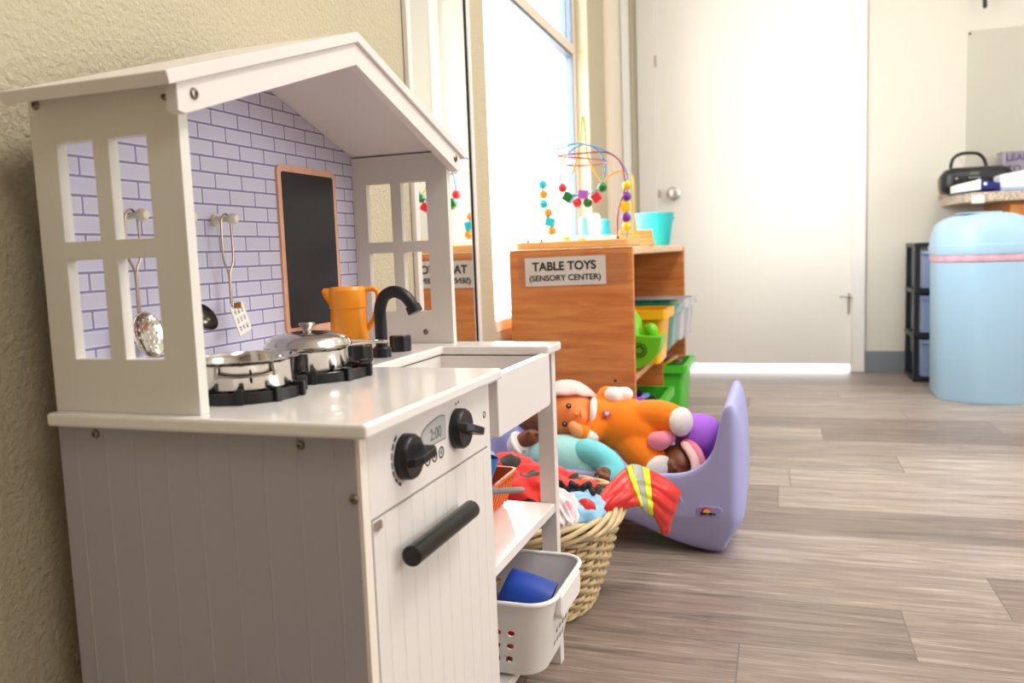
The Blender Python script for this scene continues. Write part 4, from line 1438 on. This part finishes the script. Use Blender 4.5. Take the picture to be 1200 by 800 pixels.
# domed part: arched across x, sloping back along the left
def dome(s, z, k):
    return [(cx_ + (p[0] - cx_) * s * k, cy_ + (p[1] - cy_) * s, z - .0 * k) for p in foot]
for (s, z, k) in ((1.05, .630, 1.0), (1.03, .660, .98), (1.0, .688, .94), (.92, .708, .87), (.78, .720, .76), (.5, .726, .6)):
    loops.append(dome(s, z, k))
loft(bm, loops)
obj('lid', bm, m_bin, wbn, smooth=50)
obj('lid_flap', prism(bm_new(), rrect(1.33, 1.47, 2.95, 3.10, .02), 'z', .7245, .7285), m_bin, wbn, smooth=0, bev=.0015)
# ================================================================== WICKER BASKET OF DRESS-UP CLOTHES
setframe(False)
BX, BY, BH = .182, .802, .156
wk = thing('wicker_basket', 'pale wicker basket full of dress-up clothes beside the toy kitchen leg', 'basket', (BX, BY, 0))
m_wick = pm('wicker_cane', '#ecd2a2', .5, var=(40, .4))
m_wick2 = pm('wicker_stake', '#cdb083', .55, var=(25, .3))
def bask(a, f, out=0):
    """point on the basket wall: a angle, f height fraction"""
    rx = .152 + (.203 - .152) * f ** .72 + out
    ry = .130 + (.172 - .130) * f ** .72 + out
    n = 2.5
    c, s = math.cos(a), math.sin(a)
    q = (abs(c) ** n + abs(s) ** n) ** (-1 / n)
    return V((BX + rx * q * c, BY + ry * q * s, .006 + BH * f))
bm = bm_new()
NS = 44
rows = 19
for j in range(rows):
    f = (j + .35) / rows
    pts = []
    nseg = NS * 4
    for k in range(nseg):
        a = 2 * PI * k / nseg
        ph = PI * (k / 4 + j)
        wob = .0022 * math.sin(3 * a + j * 1.7)
        p = bask(a, min(max(f + wob * 4, 0.02), 1), .0042 * math.cos(ph))
        pts.append(p)
    tube(bm, pts, .0040, 6, closed=True)
obj('woven_wall', bm, m_wick, wk, smooth=180)
for k in range(NS):
    a = 2 * PI * k / NS
    obj('stake', tube(bm_new(), [bask(a, t) for t in (0, .33, .66, 1)], .0028, 6), m_wick2, wk)
bm = bm_new()
for s in range(5):
    pts = []
    for k in range(160):
        a = 2 * PI * k / 160
        t = a * 6 + 2 * PI * s / 5
        p = bask(a, 1.02, .005 + .0075 * math.cos(t))
        p.z += .008 + .0115 * math.sin(t)
        pts.append(p)
    tube(bm, pts, .0048, 7, closed=True)
obj('braided_rim', bm, m_wick, wk, smooth=180)
bm = bm_new()
for s in range(2):
    pts = []
    for k in range(140):
        a = 2 * PI * k / 140
        t = a * 16 + PI * s
        p = bask(a, 0, .004 + .004 * math.cos(t)); p.z = .0075 + .004 * math.sin(t)
        pts.append(p)
    tube(bm, pts, .0045, 6, closed=True)
obj('base_band', bm, m_wick, wk, smooth=180)
bm = bm_new()
loop = [bask(2 * PI * k / 60, 0, -.003) for k in range(60)]
loft(bm, [[V((p.x, p.y, .005)) for p in loop], [V((p.x, p.y, .010)) for p in loop]])
obj('woven_floor', bm, m_wick2, wk)

# crumpled garments: folded lumps of cloth
def cloth(c, r, rot=0, seed=0, fold=.012, freq=22, flat=.0, sub=5, stretch=(1, 1, 1)):
    bm = bm_new()
    bmesh.ops.create_icosphere(bm, subdivisions=sub, radius=1)
    M = Matrix.Rotation(rot, 3, 'Z')
    for v in bm.verts:
        d = v.co.normalized()
        p = V((d.x * r[0], d.y * r[1], d.z * r[2]))
        q = V((p.x * stretch[0], p.y * stretch[1], p.z * stretch[2])) * freq + V((seed * 3.1, seed * 1.7, seed))
        # ridged folds
        q = q + V((noise.noise(q * .6), noise.noise(q * .6 + V((9, 1, 4))), noise.noise(q * .6 + V((3, 7, 2))))) * 1.2
        n = 1 - abs(noise.noise(q * .8)) * 2.6
        n2 = 1 - abs(noise.noise(q * 1.9 + V((5, 2, 1)))) * 2.4
        k = n * .62 + n2 * .38
        p = p + d * fold * k
        v.co = M @ p + V(c)
    return bm
def spots(name, base, spot, scale, thr, offs=(0, 0, 0), rough=.75, sheen=.3, extra=None):
    m = pm(name, base, rough, sheen=sheen)
    nt = m.node_tree
    b = nt.nodes['Principled BSDF']
    tc = N(nt, 'ShaderNodeTexCoord')
    mp = N(nt, 'ShaderNodeMapping')
    mp.inputs['Location'].default_value = offs
    vo = N(nt, 'ShaderNodeTexVoronoi')
    vo.inputs['Scale'].default_value = scale
    vo.inputs['Randomness'].default_value = .75
    nt.links.new(tc.outputs['Object'], mp.inputs[0])
    nt.links.new(mp.outputs[0], vo.inputs['Vector'])
    lt = N(nt, 'ShaderNodeMath', operation='LESS_THAN')
    lt.inputs[1].default_value = thr
    nt.links.new(vo.outputs['Distance'], lt.inputs[0])
    mx = N(nt, 'ShaderNodeMix', data_type='RGBA')
    mx.inputs['A'].default_value = lin(base)
    mx.inputs['B'].default_value = lin(spot)
    nt.links.new(lt.outputs[0], mx.inputs['Factor'])
    nt.links.new(mx.outputs['Result'], b.inputs['Base Color'])
    return m
m_lady = spots('red_black_spots', '#e8261c', '#17120f', 17, .36)
m_blue = pm('light_blue_satin', '#8fc9f2', .42, sheen=.3)
m_lace = spots('white_pink_lace', '#f6e9ec', '#f3b9c4', 34, .3)
m_navyc = pm('navy_cloth', '#27275e', .7, sheen=.3)
m_redc = pm('red_satin', '#dc2a26', .4, sheen=.2)
m_whitec = pm('white_cloth', '#ece7e4', .7, sheen=.3)
lb = thing('ladybug_costume', 'red and black spotted costume heaped at the back of the wicker basket', 'costume', (.21, .845, .11))
obj('costume_cloth', cloth((.195, .842, .178), (.150, .092, .050), .12, 3, .014, 20), m_lady, lb, smooth=180)
bm = bm_new()
for k in range(9):
    p0 = V((.292 + .0075 * k, .768 + .004 * math.sin(k * 2.1), .222 + .007 * math.cos(k * 1.9)))
    ell(bm, p0, (.0085, .0055, .0065), (k, k * .7, k * 1.3), 10, 8)
obj('frill', bm, pm('black_ruffle', '#1b1615', .6), lb, remesh=.0025, smod=2, smooth=180, label='black ruffle trim')
obj('cap_fold', cloth((.165, .875, .228), (.045, .035, .018), .3, 8, .008, 30, sub=4), m_lady, lb, smooth=180)
bd = thing('dress', 'light blue satin dress with a red patch at the front of the wicker basket', 'dress', (.325, .76, .11))
obj('dress_cloth', cloth((.330, .752, .182), (.040, .054, .032), -.2, 11, .011, 24, stretch=(1, .6, 1)), m_blue, bd, smooth=180)
obj('applique', cloth((.350, .722, .198), (.015, .012, .017), .4, 4, .005, 40, sub=4), m_redc, bd, smooth=180, label='red patch')
cl = cloth((.314, .692, .198), (.020, .028, .036), .3, 21, .012, 45)
single('lace_top', cl, m_lace, 'white and pink lace top bunched against the toy kitchen leg in the wicker basket', 'top', (.268, .712, .11), smooth=180)
cl = cloth((.322, .700, .170), (.032, .018, .014), .25, 31, .008, 34)
single('navy_skirt', cl, m_navyc, 'navy cloth tucked under the blue dress inside the wicker basket rim', 'skirt', (.3, .7, .10), smooth=180)
cl = cloth((.175, .715, .150), (.062, .042, .035), 0, 41, .010, 28)
single('white_cloth', cl, m_whitec, 'white cloth seen through the gap below the toy kitchen middle shelf', 'cloth', (.175, .715, .11), smooth=180)
cl = cloth((.235, .70, .165), (.018, .030, .030), .3, 47, .008, 30, sub=4)
single('blue_cloth', cl, pm('royal_blue_cloth', '#2b3f9e', .7), 'royal blue cloth behind the front leg of the toy kitchen', 'cloth', (.235, .70, .13), smooth=180)

# red firefighter jacket, sleeve hanging over the rim
fj = thing('firefighter_jacket', 'red dress-up jacket with a yellow and silver stripe hanging over the basket rim', 'jacket', (.40, .86, .16))
m_fire = pm('red_vinyl', '#e3251b', .35, sheen=.1, bump=(60, .25, .004))
m_hiviz = pm('yellow_tape', '#d9ee1f', .45)
m_silver = pm('silver_tape', '#b9b9b6', .35, .3)
ctl = [  # (top, bottom) along the sleeve
    ((.356, .800, .196), (.376, .790, .163)),
    ((.367, .820, .209), (.392, .800, .178)),
    ((.383, .845, .226), (.414, .812, .182)),
    ((.398, .865, .236), (.424, .828, .178)),
    ((.410, .872, .238), (.426, .845, .166)),
    ((.428, .885, .228), (.438, .870, .150)),
    ((.444, .893, .219), (.444, .880, .140)),
    ((.464, .905, .204), (.450, .900, .115)),
    ((.476, .915, .190), (.454, .915, .100)),
    ((.484, .925, .178), (.455, .925, .096)),
]
NU, NV = 54, 26
tops = spline([c_[0] for c_ in ctl], 6); bots = spline([c_[1] for c_ in ctl], 6)
def sleeve_pt(i, j):
    u = i / (len(tops) - 1); v = j / (NV - 1)
    p = tops[i].lerp(bots[i], v)
    bul = math.sin(PI * v) ** .7 * (.030 - .016 * u)
    fold = .0075 * math.sin(9 * v * (1 - .5 * u) + 16 * u) * (1 - u) + .003 * math.sin(22 * v + 5 * u)
    # taper of the cuff: last part narrows to a rounded end
    return p + V((.15, -1, .12)).normalized() * (bul + fold * math.sin(PI * v))
def patch(i0, i1, inset, name, mat, v0=0, v1=1, lab=None, th=.005):
    bm = bm_new()
    g = []
    for i in range(i0, i1 + 1):
        g.append([bm.verts.new(sleeve_pt(i, j) + V((.1, -1, .05)) * inset) for j in range(int(v0 * (NV - 1)), int(v1 * (NV - 1)) + 1)])
    for a, b in zip(g, g[1:]):
        for k in range(len(a) - 1):
            bm.faces.new((a[k], a[k + 1], b[k + 1], b[k]))
    return obj(name, bm, mat, fj, smooth=180, solid=th, label=lab)
n_ = len(tops) - 1
patch(0, 17, 0, 'sleeve', m_fire, th=.007)
patch(17, 21, 0, 'yellow_stripe', m_hiviz, lab='fluorescent yellow stripe', th=.009)
patch(21, 27, 0, 'silver_stripe', m_silver, lab='silver reflective stripe', th=.009)
patch(27, 31, 0, 'yellow_stripe', m_hiviz, lab='fluorescent yellow stripe', th=.009)
patch(31, n_, 0, 'sleeve_end', m_fire, th=.007)
# back flap behind the sleeve and the rounded cuff end
bm = bm_new()
tube(bm, spline([(.470, .910, .185), (.462, .912, .150), (.457, .915, .122), (.4555, .917, .105)], 6), [.009, .010, .011, .012, .0125, .013, .013, .013, .0125, .012, .012, .0115, .0115, .011, .011, .0105, .0105, .010, .010][:19], 14, dome=True)
obj('cuff', bm, m_fire, fj, smooth=180)

# ================================================================== CRADLE
cr = thing('doll_cradle', 'lavender plastic rocking cradle holding dolls between wicker basket and shelf unit', 'cradle', (.29, 1.22, 0))
m_lav = pm('lavender_plastic', '#abacdf', .45, bump=(400, .06, .001))
CY0, CY1 = 1.06, 1.385
#  x, near rail, far rail, bottom z, cavity floor (None = solid), side inset
st = [(-.012, .22, .30, .030, None, .03), (.0, .285, .345, .012, None, .008), (.012, .272, .352, .003, None, .0),
      (.030, .245, .345, .0, .11, 0), (.055, .205, .32, .006, .105, 0), (.085, .180, .275, .028, .105, 0), (.12, .174, .225, .045, .105, 0), (.17, .172, .19, .062, .105, 0),
      (.24, .171, .175, .075, .105, 0), (.30, .171, .172, .079, .105, 0), (.36, .171, .171, .064, .105, 0), (.42, .172, .172, .033, .105, 0), (.455, .173, .173, .018, .105, 0), (.48, .176, .176, .010, .105, 0),
      (.505, .188, .188, .004, .108, 0), (.522, .203, .203, .0, .115, 0), (.534, .222, .222, .0, .150, 0), (.541, .243, .243, .0, .225, 0),
      (.547, .275, .275, .001, None, 0), (.551, .298, .298, .003, None, 0), (.556, .313, .313, .008, None, 0), (.562, .319, .319, .022, None, 0), (.570, .321, .321, .036, None, 0), (.578, .316, .316, .048, None, .003),
      (.587, .290, .290, .062, None, .012), (.594, .240, .240, .080, None, .028), (.598, .19, .19, .11, None, .055)]
loops = []
for (x, tn_, tf, b_, fl, ins) in st:
    y0, y1 = CY0 + ins, CY1 - ins
    th = .018
    # lower hull narrows toward the ground with a step at z ~ .08
    def yo(z, s):
        n = .020 * max(0, (.085 - z) / .085)
        return (y0 + n) if s < 0 else (y1 - n)
    L_ = []
    zs = [tn_ - .004, tn_ * .75 + b_ * .25, .5 * (tn_ + b_), max(.085, b_ + .004), max(.079, b_ + .003), b_ + .012 if b_ + .012 < .078 else b_ + .002]
    for z in zs:
        L_.append((x, yo(z, -1) + (.0 if z > .082 else .002), z))
    L_.append((x, yo(b_, -1) + .018, b_))
    for t in (.25, .5, .75):
        L_.append((x, y0 + .03 + (y1 - y0 - .06) * t, b_))
    L_.append((x, yo(b_, 1) - .018, b_))
    zf = [tf - .004, tf * .75 + b_ * .25, .5 * (tf + b_), max(.085, b_ + .004), max(.079, b_ + .003), b_ + .012 if b_ + .012 < .078 else b_ + .002]
    for z in reversed(zf):
        L_.append((x, yo(z, 1) - (.0 if z > .082 else .002), z))
    L_.append((x, y1 - .004, tf))
    L_.append((x, y1 - th + .003, tf))
    if fl is None:
        f0, f1 = tn_, tf
        inner = [(x, y1 - th, tf - .0005), (x, y1 - th - .004, tf - .001)]
        for t in (.75, .5, .25):
            inner.append((x, y0 + th + (y1 - y0 - 2 * th) * t, f0 + (f1 - f0) * t))
        inner += [(x, y0 + th + .004, tn_ - .001), (x, y0 + th, tn_ - .0005)]
    else:
        inner = [(x, y1 - th, tf - .004), (x, y1 - th - .004, min(tf - .005, fl + .02))]
        for t in (.85, .5, .15):
            inner.append((x, y0 + th + (y1 - y0 - 2 * th) * t, fl))
        inner += [(x, y0 + th + .004, min(tn_ - .005, fl + .02)), (x, y0 + th, tn_ - .004)]
    L_ += inner
    L_.append((x, y0 + th - .003, tn_))
    L_.append((x, y0 + .004, tn_))
    loops.append(L_)
bm = loft(bm_new(), loops)
obj('cradle_shell', bm, m_lav, cr, smooth=50, sub=1)
# oval badge and moulded line on the side
def oval(x, z, a, h, y):
    pts = []
    for k in range(24):
        t = 2 * PI * k / 24
        c, s = math.cos(t), math.sin(t)
        pts.append((x + (a - h) * math.copysign(1, c) * (abs(c) > 1e-6) + h * c, z + h * s))
    return pts
bg_ = obj('badge', prism(bm_new(), oval(.527, .1005, .026, .0105, 0), 'y', 1.0575, 1.062), pm('lavender_badge', '#9a93cb', .45), cr, smooth=0, bev=.0015)
bm = bm_new()
pts = []
for k in range(13):
    a = PI * k / 12
    pts.append((.521 + .0115 * math.cos(a), .0985 + .0105 * math.sin(a)))
obj('badge_arch', prism(bm, pts, 'y', 1.0560, 1.0578), pm('badge_red', '#c7372f', .4), bg_, smooth=0)
pts = [(.5225 + .008 * math.cos(PI * k / 12), .0985 + .0075 * math.sin(PI * k / 12)) for k in range(13)]
obj('badge_sun', prism(bm_new(), pts, 'y', 1.0555, 1.0572), pm('badge_yellow', '#eac06a', .4), bg_, smooth=0)
obj('badge_word', text_bm('little tikes', .0075, M_front(.5245, 1.0555, .0965), .0003, .0004), pm('badge_ink', '#1b1820', .4), bg_, smooth=0)
bm = tube(bm_new(), spline([(.455, 1.0575, .150), (.462, 1.0568, .140), (.474, 1.0568, .118)], 6), .0012, 6, dome=True)
obj('moulded_ridge', bm, pm('lavender_light', '#bdb8e0', .4), cr)

# ================================================================== DOLLS
def plush(name, blobs, mat, parent, vox=.0045, smod=6, label=None):
    bm = bm_new()
    for b_ in blobs:
        if b_[0] == 'e':
            ell(bm, b_[1], b_[2], b_[3] if len(b_) > 3 else (0, 0, 0))
        else:
            tube(bm, spline(b_[1], 4), [b_[2][0] + (b_[2][-1] - b_[2][0]) * k / (4 * (len(b_[1]) - 1)) for k in range(4 * (len(b_[1]) - 1) + 1)], 14, dome=True)
    return obj(name, bm, mat, parent, smooth=180, remesh=vox, smod=smod, label=label)
m_org = pm('orange_plush', '#ff8502', .85, sheen=.1, bump=(260, .25, .002))
m_orgface = pm('doll_vinyl_face', '#fb8f48', .5, sss=0)
m_peach = pm('peach_plush', '#f9a468', .8, sheen=.1)
m_wplush = pm('white_plush', '#f7efe9', .9, sheen=.6, bump=(260, .35, .003))
m_pinkp = pm('pink_plush', '#f58fa6', .85, sheen=.5)
m_pinkw = pm('pink_white_plush', '#f8cfc9', .9, sheen=.3, bump=(180, .3, .003))
m_teal = pm('teal_fleece', '#a6e6e8', .85, sheen=.5, bump=(200, .25, .003))
m_teal2 = pm('teal_sleeve', '#6fdbe6', .8, sheen=.5, bump=(160, .3, .003))
m_brown = pm('brown_vinyl', '#7a4628', .5)
m_brownd = pm('brown_plush', '#6b3c24', .8, sheen=.3)
m_purp = pm('purple_velour', '#aa5fdd', .7, sheen=.3)
m_eye = pm('doll_eye', '#120c0a', .15)
m_stripe = spots('striped_cuff', '#eef1ee', '#8fd0d6', 40, .3)

# --- doll in the orange suit
da_ = thing('doll', 'baby doll in a plump orange suit lying on top of the cradle pile', 'doll', (.30, 1.20, .19))
hd_ = plush('head', [('e', (.203, 1.200, .268), (.064, .058, .062)), ('e', (.238, 1.165, .262), (.026, .026, .028)), ('e', (.228, 1.170, .240), (.024, .02, .022))], m_orgface, da_, .004, 8)
fd = V((.242, -.95, .193))
for (x, z) in ((.2195, .296), (.2085, .2545)):
    obj('eye', ell(bm_new(), (x, 1.1395 if z > .27 else 1.141, z), (.0062, .0050, .0062)), m_eye, hd_, smooth=180)
    obj('eye_glint', ell(bm_new(), (x + .0015, 1.1345 if z > .27 else 1.136, z + .002), (.0015, .001, .0015)), m_wplush, hd_, smooth=180)
obj('nose', ell(bm_new(), (.2365, 1.1385, .2785), (.0052, .006, .0045)), m_orgface, hd_, smooth=180)
obj('mouth', tube(bm_new(), spline([(.2465, 1.1420, .2865), (.2455, 1.1385, .279), (.2475, 1.1395, .271)], 5), .0014, 8, dome=True), pm('doll_lips', '#d4562f', .5), hd_)
# bonnet: ruffled hood around the back of the head
bm = bm_new()
gr = []
for i in range(9):
    t = i / 8
    row = []
    for k in range(48):
        a = 2 * PI * k / 48
        rr = 1.0 + (.05 * math.sin(11 * a) + .03) * (t ** 3)
        ang = PI * .56 * (1 - t) + .0
        # hood opens along +x (towards the body) and the viewer
        axis = V((.12, -.42, -.90)).normalized()
        s_, t_ = frame_of(axis)
        th = PI * (.98 - .39 * t)
        p = V((.199, 1.206, .270)) + (axis * math.cos(th) + (s_ * math.cos(a) + t_ * math.sin(a)) * math.sin(th)) * .0705 * rr
        row.append(bm.verts.new(p))
    gr.append(row)
for a, b in zip(gr, gr[1:]):
    for k in range(48):
        bm.faces.new((a[k], a[(k + 1) % 48], b[(k + 1) % 48], b[k]))
bm.faces.new(gr[0])
obj('bonnet', bm, m_pinkw, da_, smooth=180, solid=.006)
bod = plush('body', [('e', (.338, 1.205, .241), (.086, .066, .062), (0, .22, 0)), ('e', (.288, 1.20, .256), (.048, .054, .048)), ('e', (.378, 1.20, .228), (.052, .060, .062)),
                     ('t', [(.372, 1.195, .262), (.408, 1.185, .268), (.440, 1.178, .264)], (.040, .035)),
                     ('t', [(.356, 1.180, .208), (.380, 1.160, .188), (.398, 1.152, .172)], (.044, .039)),
                     ('t', [(.285, 1.215, .285), (.291, 1.215, .306)], (.028, .024)),
                     ('t', [(.285, 1.165, .250), (.270, 1.150, .235)], (.027, .023))], m_org, da_, .0045, 5)
obj('collar', tube(bm_new(), [V((.262, 1.195, .262)) + (V((.05, 0, .95)).normalized() * math.cos(a) * .036 + V((.2, -.9, 0)).normalized() * math.sin(a) * .042) for a in [2 * PI * k / 32 for k in range(32)]], .0085, 10, closed=True), m_wplush, da_, smooth=180)
for (p, n_x, r) in (((.4615, 1.164, .262), (.80, -.55, .1), .034), ((.417, 1.128, .163), (.70, -.68, -.15), .036)):
    q = V(n_x).to_track_quat('Z', 'Y').to_euler()
    obj('foot', ell(bm_new(), p, (r, r * .93, .017), q), m_wplush, da_, smooth=180, label='white plush foot sole')
plush('cuff', [('e', (.311, 1.205, .309), (.026, .024, .020), (0, .3, 0)), ('e', (.330, 1.21, .312), (.022, .02, .017))], m_wplush, da_, .004, 4, label='white plush cuff of raised arm')
plush('cuff', [('e', (.2655, 1.139, .229), (.021, .018, .019))], m_wplush, da_, .0035, 4, label='white plush cuff near the face')
plush('sleeve_end', [('e', (.252, 1.133, .238), (.018, .017, .019))], m_org, da_, .0035, 3)
plush('hand', [('t', [(.248, 1.131, .2395), (.238, 1.129, .2455), (.231, 1.129, .2525)], (.0165, .0125)), ('t', [(.240, 1.125, .237), (.238, 1.121, .246)], (.007, .006))], m_peach, da_, .003, 4)
# flower patch
bm = bm_new()
fc = V((.3020, 1.1495, .2785)); fx_ = V((.97, .22, 0)); fz_ = V((0, .28, .96)); fn_ = fx_.cross(fz_)
pp = []
for k in range(40):
    a = 2 * PI * k / 40
    r = .0105 * (.72 + .28 * math.cos(5 * a))
    pp.append(fc + fx_ * r * math.cos(a) + fz_ * r * math.sin(a))
loft(bm, [[p - fn_ * -.004 for p in pp], [p - fn_ * .004 for p in pp]])
obj('flower_patch', bm, pm('magenta_patch', '#d84fa3', .7), da_, smooth=0)
obj('flower_centre', ell(bm_new(), fc + V((.001, -.0042, .001)), (.0048, .0025, .0048)), m_wplush, da_, smooth=180)

# --- doll in the teal top
db_ = thing('doll', 'brown skinned doll in a teal fleece top lying below the orange suited doll', 'doll', (.2, 1.12, .14))
plush('body', [('e', (.228, 1.125, .178), (.090, .052, .054), (0, .22, 0)), ('e', (.270, 1.115, .160), (.050, .045, .046)), ('e', (.165, 1.135, .185), (.045, .045, .045))], m_teal, db_, .0045, 5)
plush('sleeve', [('t', [(.262, 1.108, .202), (.292, 1.090, .200), (.322, 1.074, .186), (.332, 1.062, .172), (.322, 1.050, .166)], (.030, .023))], m_teal2, db_, .004, 5)
bm = bm_new()
hc = V((.318, 1.030, .180))
ell(bm, hc, (.015, .011, .012))
for k in range(4):
    f0 = hc + V((-.008 + .006 * k, -.006, .004 - .002 * k))
    tube(bm, [f0, f0 + V((.002, -.008, -.006)), f0 + V((.003, -.008, -.014))], [.0042, .0040, .0034], 8, dome=True)
tube(bm, [hc + V((-.012, -.004, .004)), hc + V((-.016, -.010, -.004))], [.0042, .0036], 8, dome=True)
obj('hand', bm, m_brown, db_, smooth=180, remesh=.0022, smod=2)
plush('head', [('e', (.126, 1.205, .272), (.055, .052, .058)), ('e', (.145, 1.165, .262), (.020, .018, .020))], m_brown, db_, .004, 6)
plush('sleeve', [('t', [(.135, 1.140, .195), (.112, 1.128, .200), (.104, 1.122, .207)], (.030, .026))], m_stripe, db_, .004, 4, label='striped teal and white sleeve')
obj('cuff_band', tube(bm_new(), [V((.109, 1.121, .212)) + (V((.5, 0, -.86)) * math.cos(a) + V((.2, .98, .1)) * math.sin(a)) * .024 for a in [2 * PI * k / 28 for k in range(28)]], .0055, 8, closed=True), m_wplush, db_, smooth=180)
bm = bm_new()
tube(bm, spline([(.108, 1.122, .210), (.124, 1.118, .222), (.140, 1.116, .228)], 4), [.019] * 9, 14, dome=True)
for k in range(4):
    f0 = V((.143, 1.108 + .006 * k, .236 - .007 * k))
    tube(bm, [f0, f0 + V((.012, -.002, .004)), f0 + V((.022, -.002, .002))], [.0052, .005, .0042], 8, dome=True)
tube(bm, [(.128, 1.106, .232), (.138, 1.100, .244)], [.0055, .0045], 8, dome=True)
obj('hand', bm, m_brown, db_, smooth=180, remesh=.003, smod=3)

# --- doll in purple at the foot of the cradle
dc_ = thing('doll', 'brown faced doll in a purple velour outfit at the foot end of the cradle', 'doll', (.47, 1.22, .12))
plush('body', [('e', (.492, 1.235, .215), (.056, .060, .052), (0, -.15, 0)), ('e', (.468, 1.235, .235), (.03, .04, .03)), ('e', (.505, 1.25, .185), (.04, .06, .05))], m_purp, dc_, .0045, 6)
plush('head', [('e', (.452, 1.178, .166), (.047, .050, .042)), ('e', (.448, 1.138, .158), (.024, .018, .021)), ('e', (.436, 1.134, .176), (.012, .012, .011)), ('e', (.462, 1.136, .176), (.011, .011, .010))], m_brown, dc_, .0035, 6)
obj('nose', ell(bm_new(), (.451, 1.122, .170), (.0068, .0065, .0055)), m_brown, dc_, smooth=180)
obj('lips', tube(bm_new(), spline([(.438, 1.122, .156), (.446, 1.118, .1535), (.456, 1.121, .155)], 4), .0024, 8, dome=True), pm('brown_lips', '#5d2b1d', .5), dc_)
obj('bonnet_trim', tube(bm_new(), spline([(.470, 1.160, .212), (.488, 1.140, .192), (.494, 1.128, .168), (.484, 1.120, .146), (.466, 1.118, .132)], 5), .011, 10, flat=.6, dome=True), m_pinkw, dc_, smooth=180)
plush('collar', [('t', [(.470, 1.19, .213), (.492, 1.165, .198), (.504, 1.15, .176)], (.012, .012))], m_pinkp, dc_, .0035, 3)
plush('mitten', [('e', (.416, 1.140, .224), (.025, .02, .021)), ('e', (.430, 1.155, .228), (.02, .018, .018))], m_pinkp, dc_, .0035, 4, label='pink plush mitten')
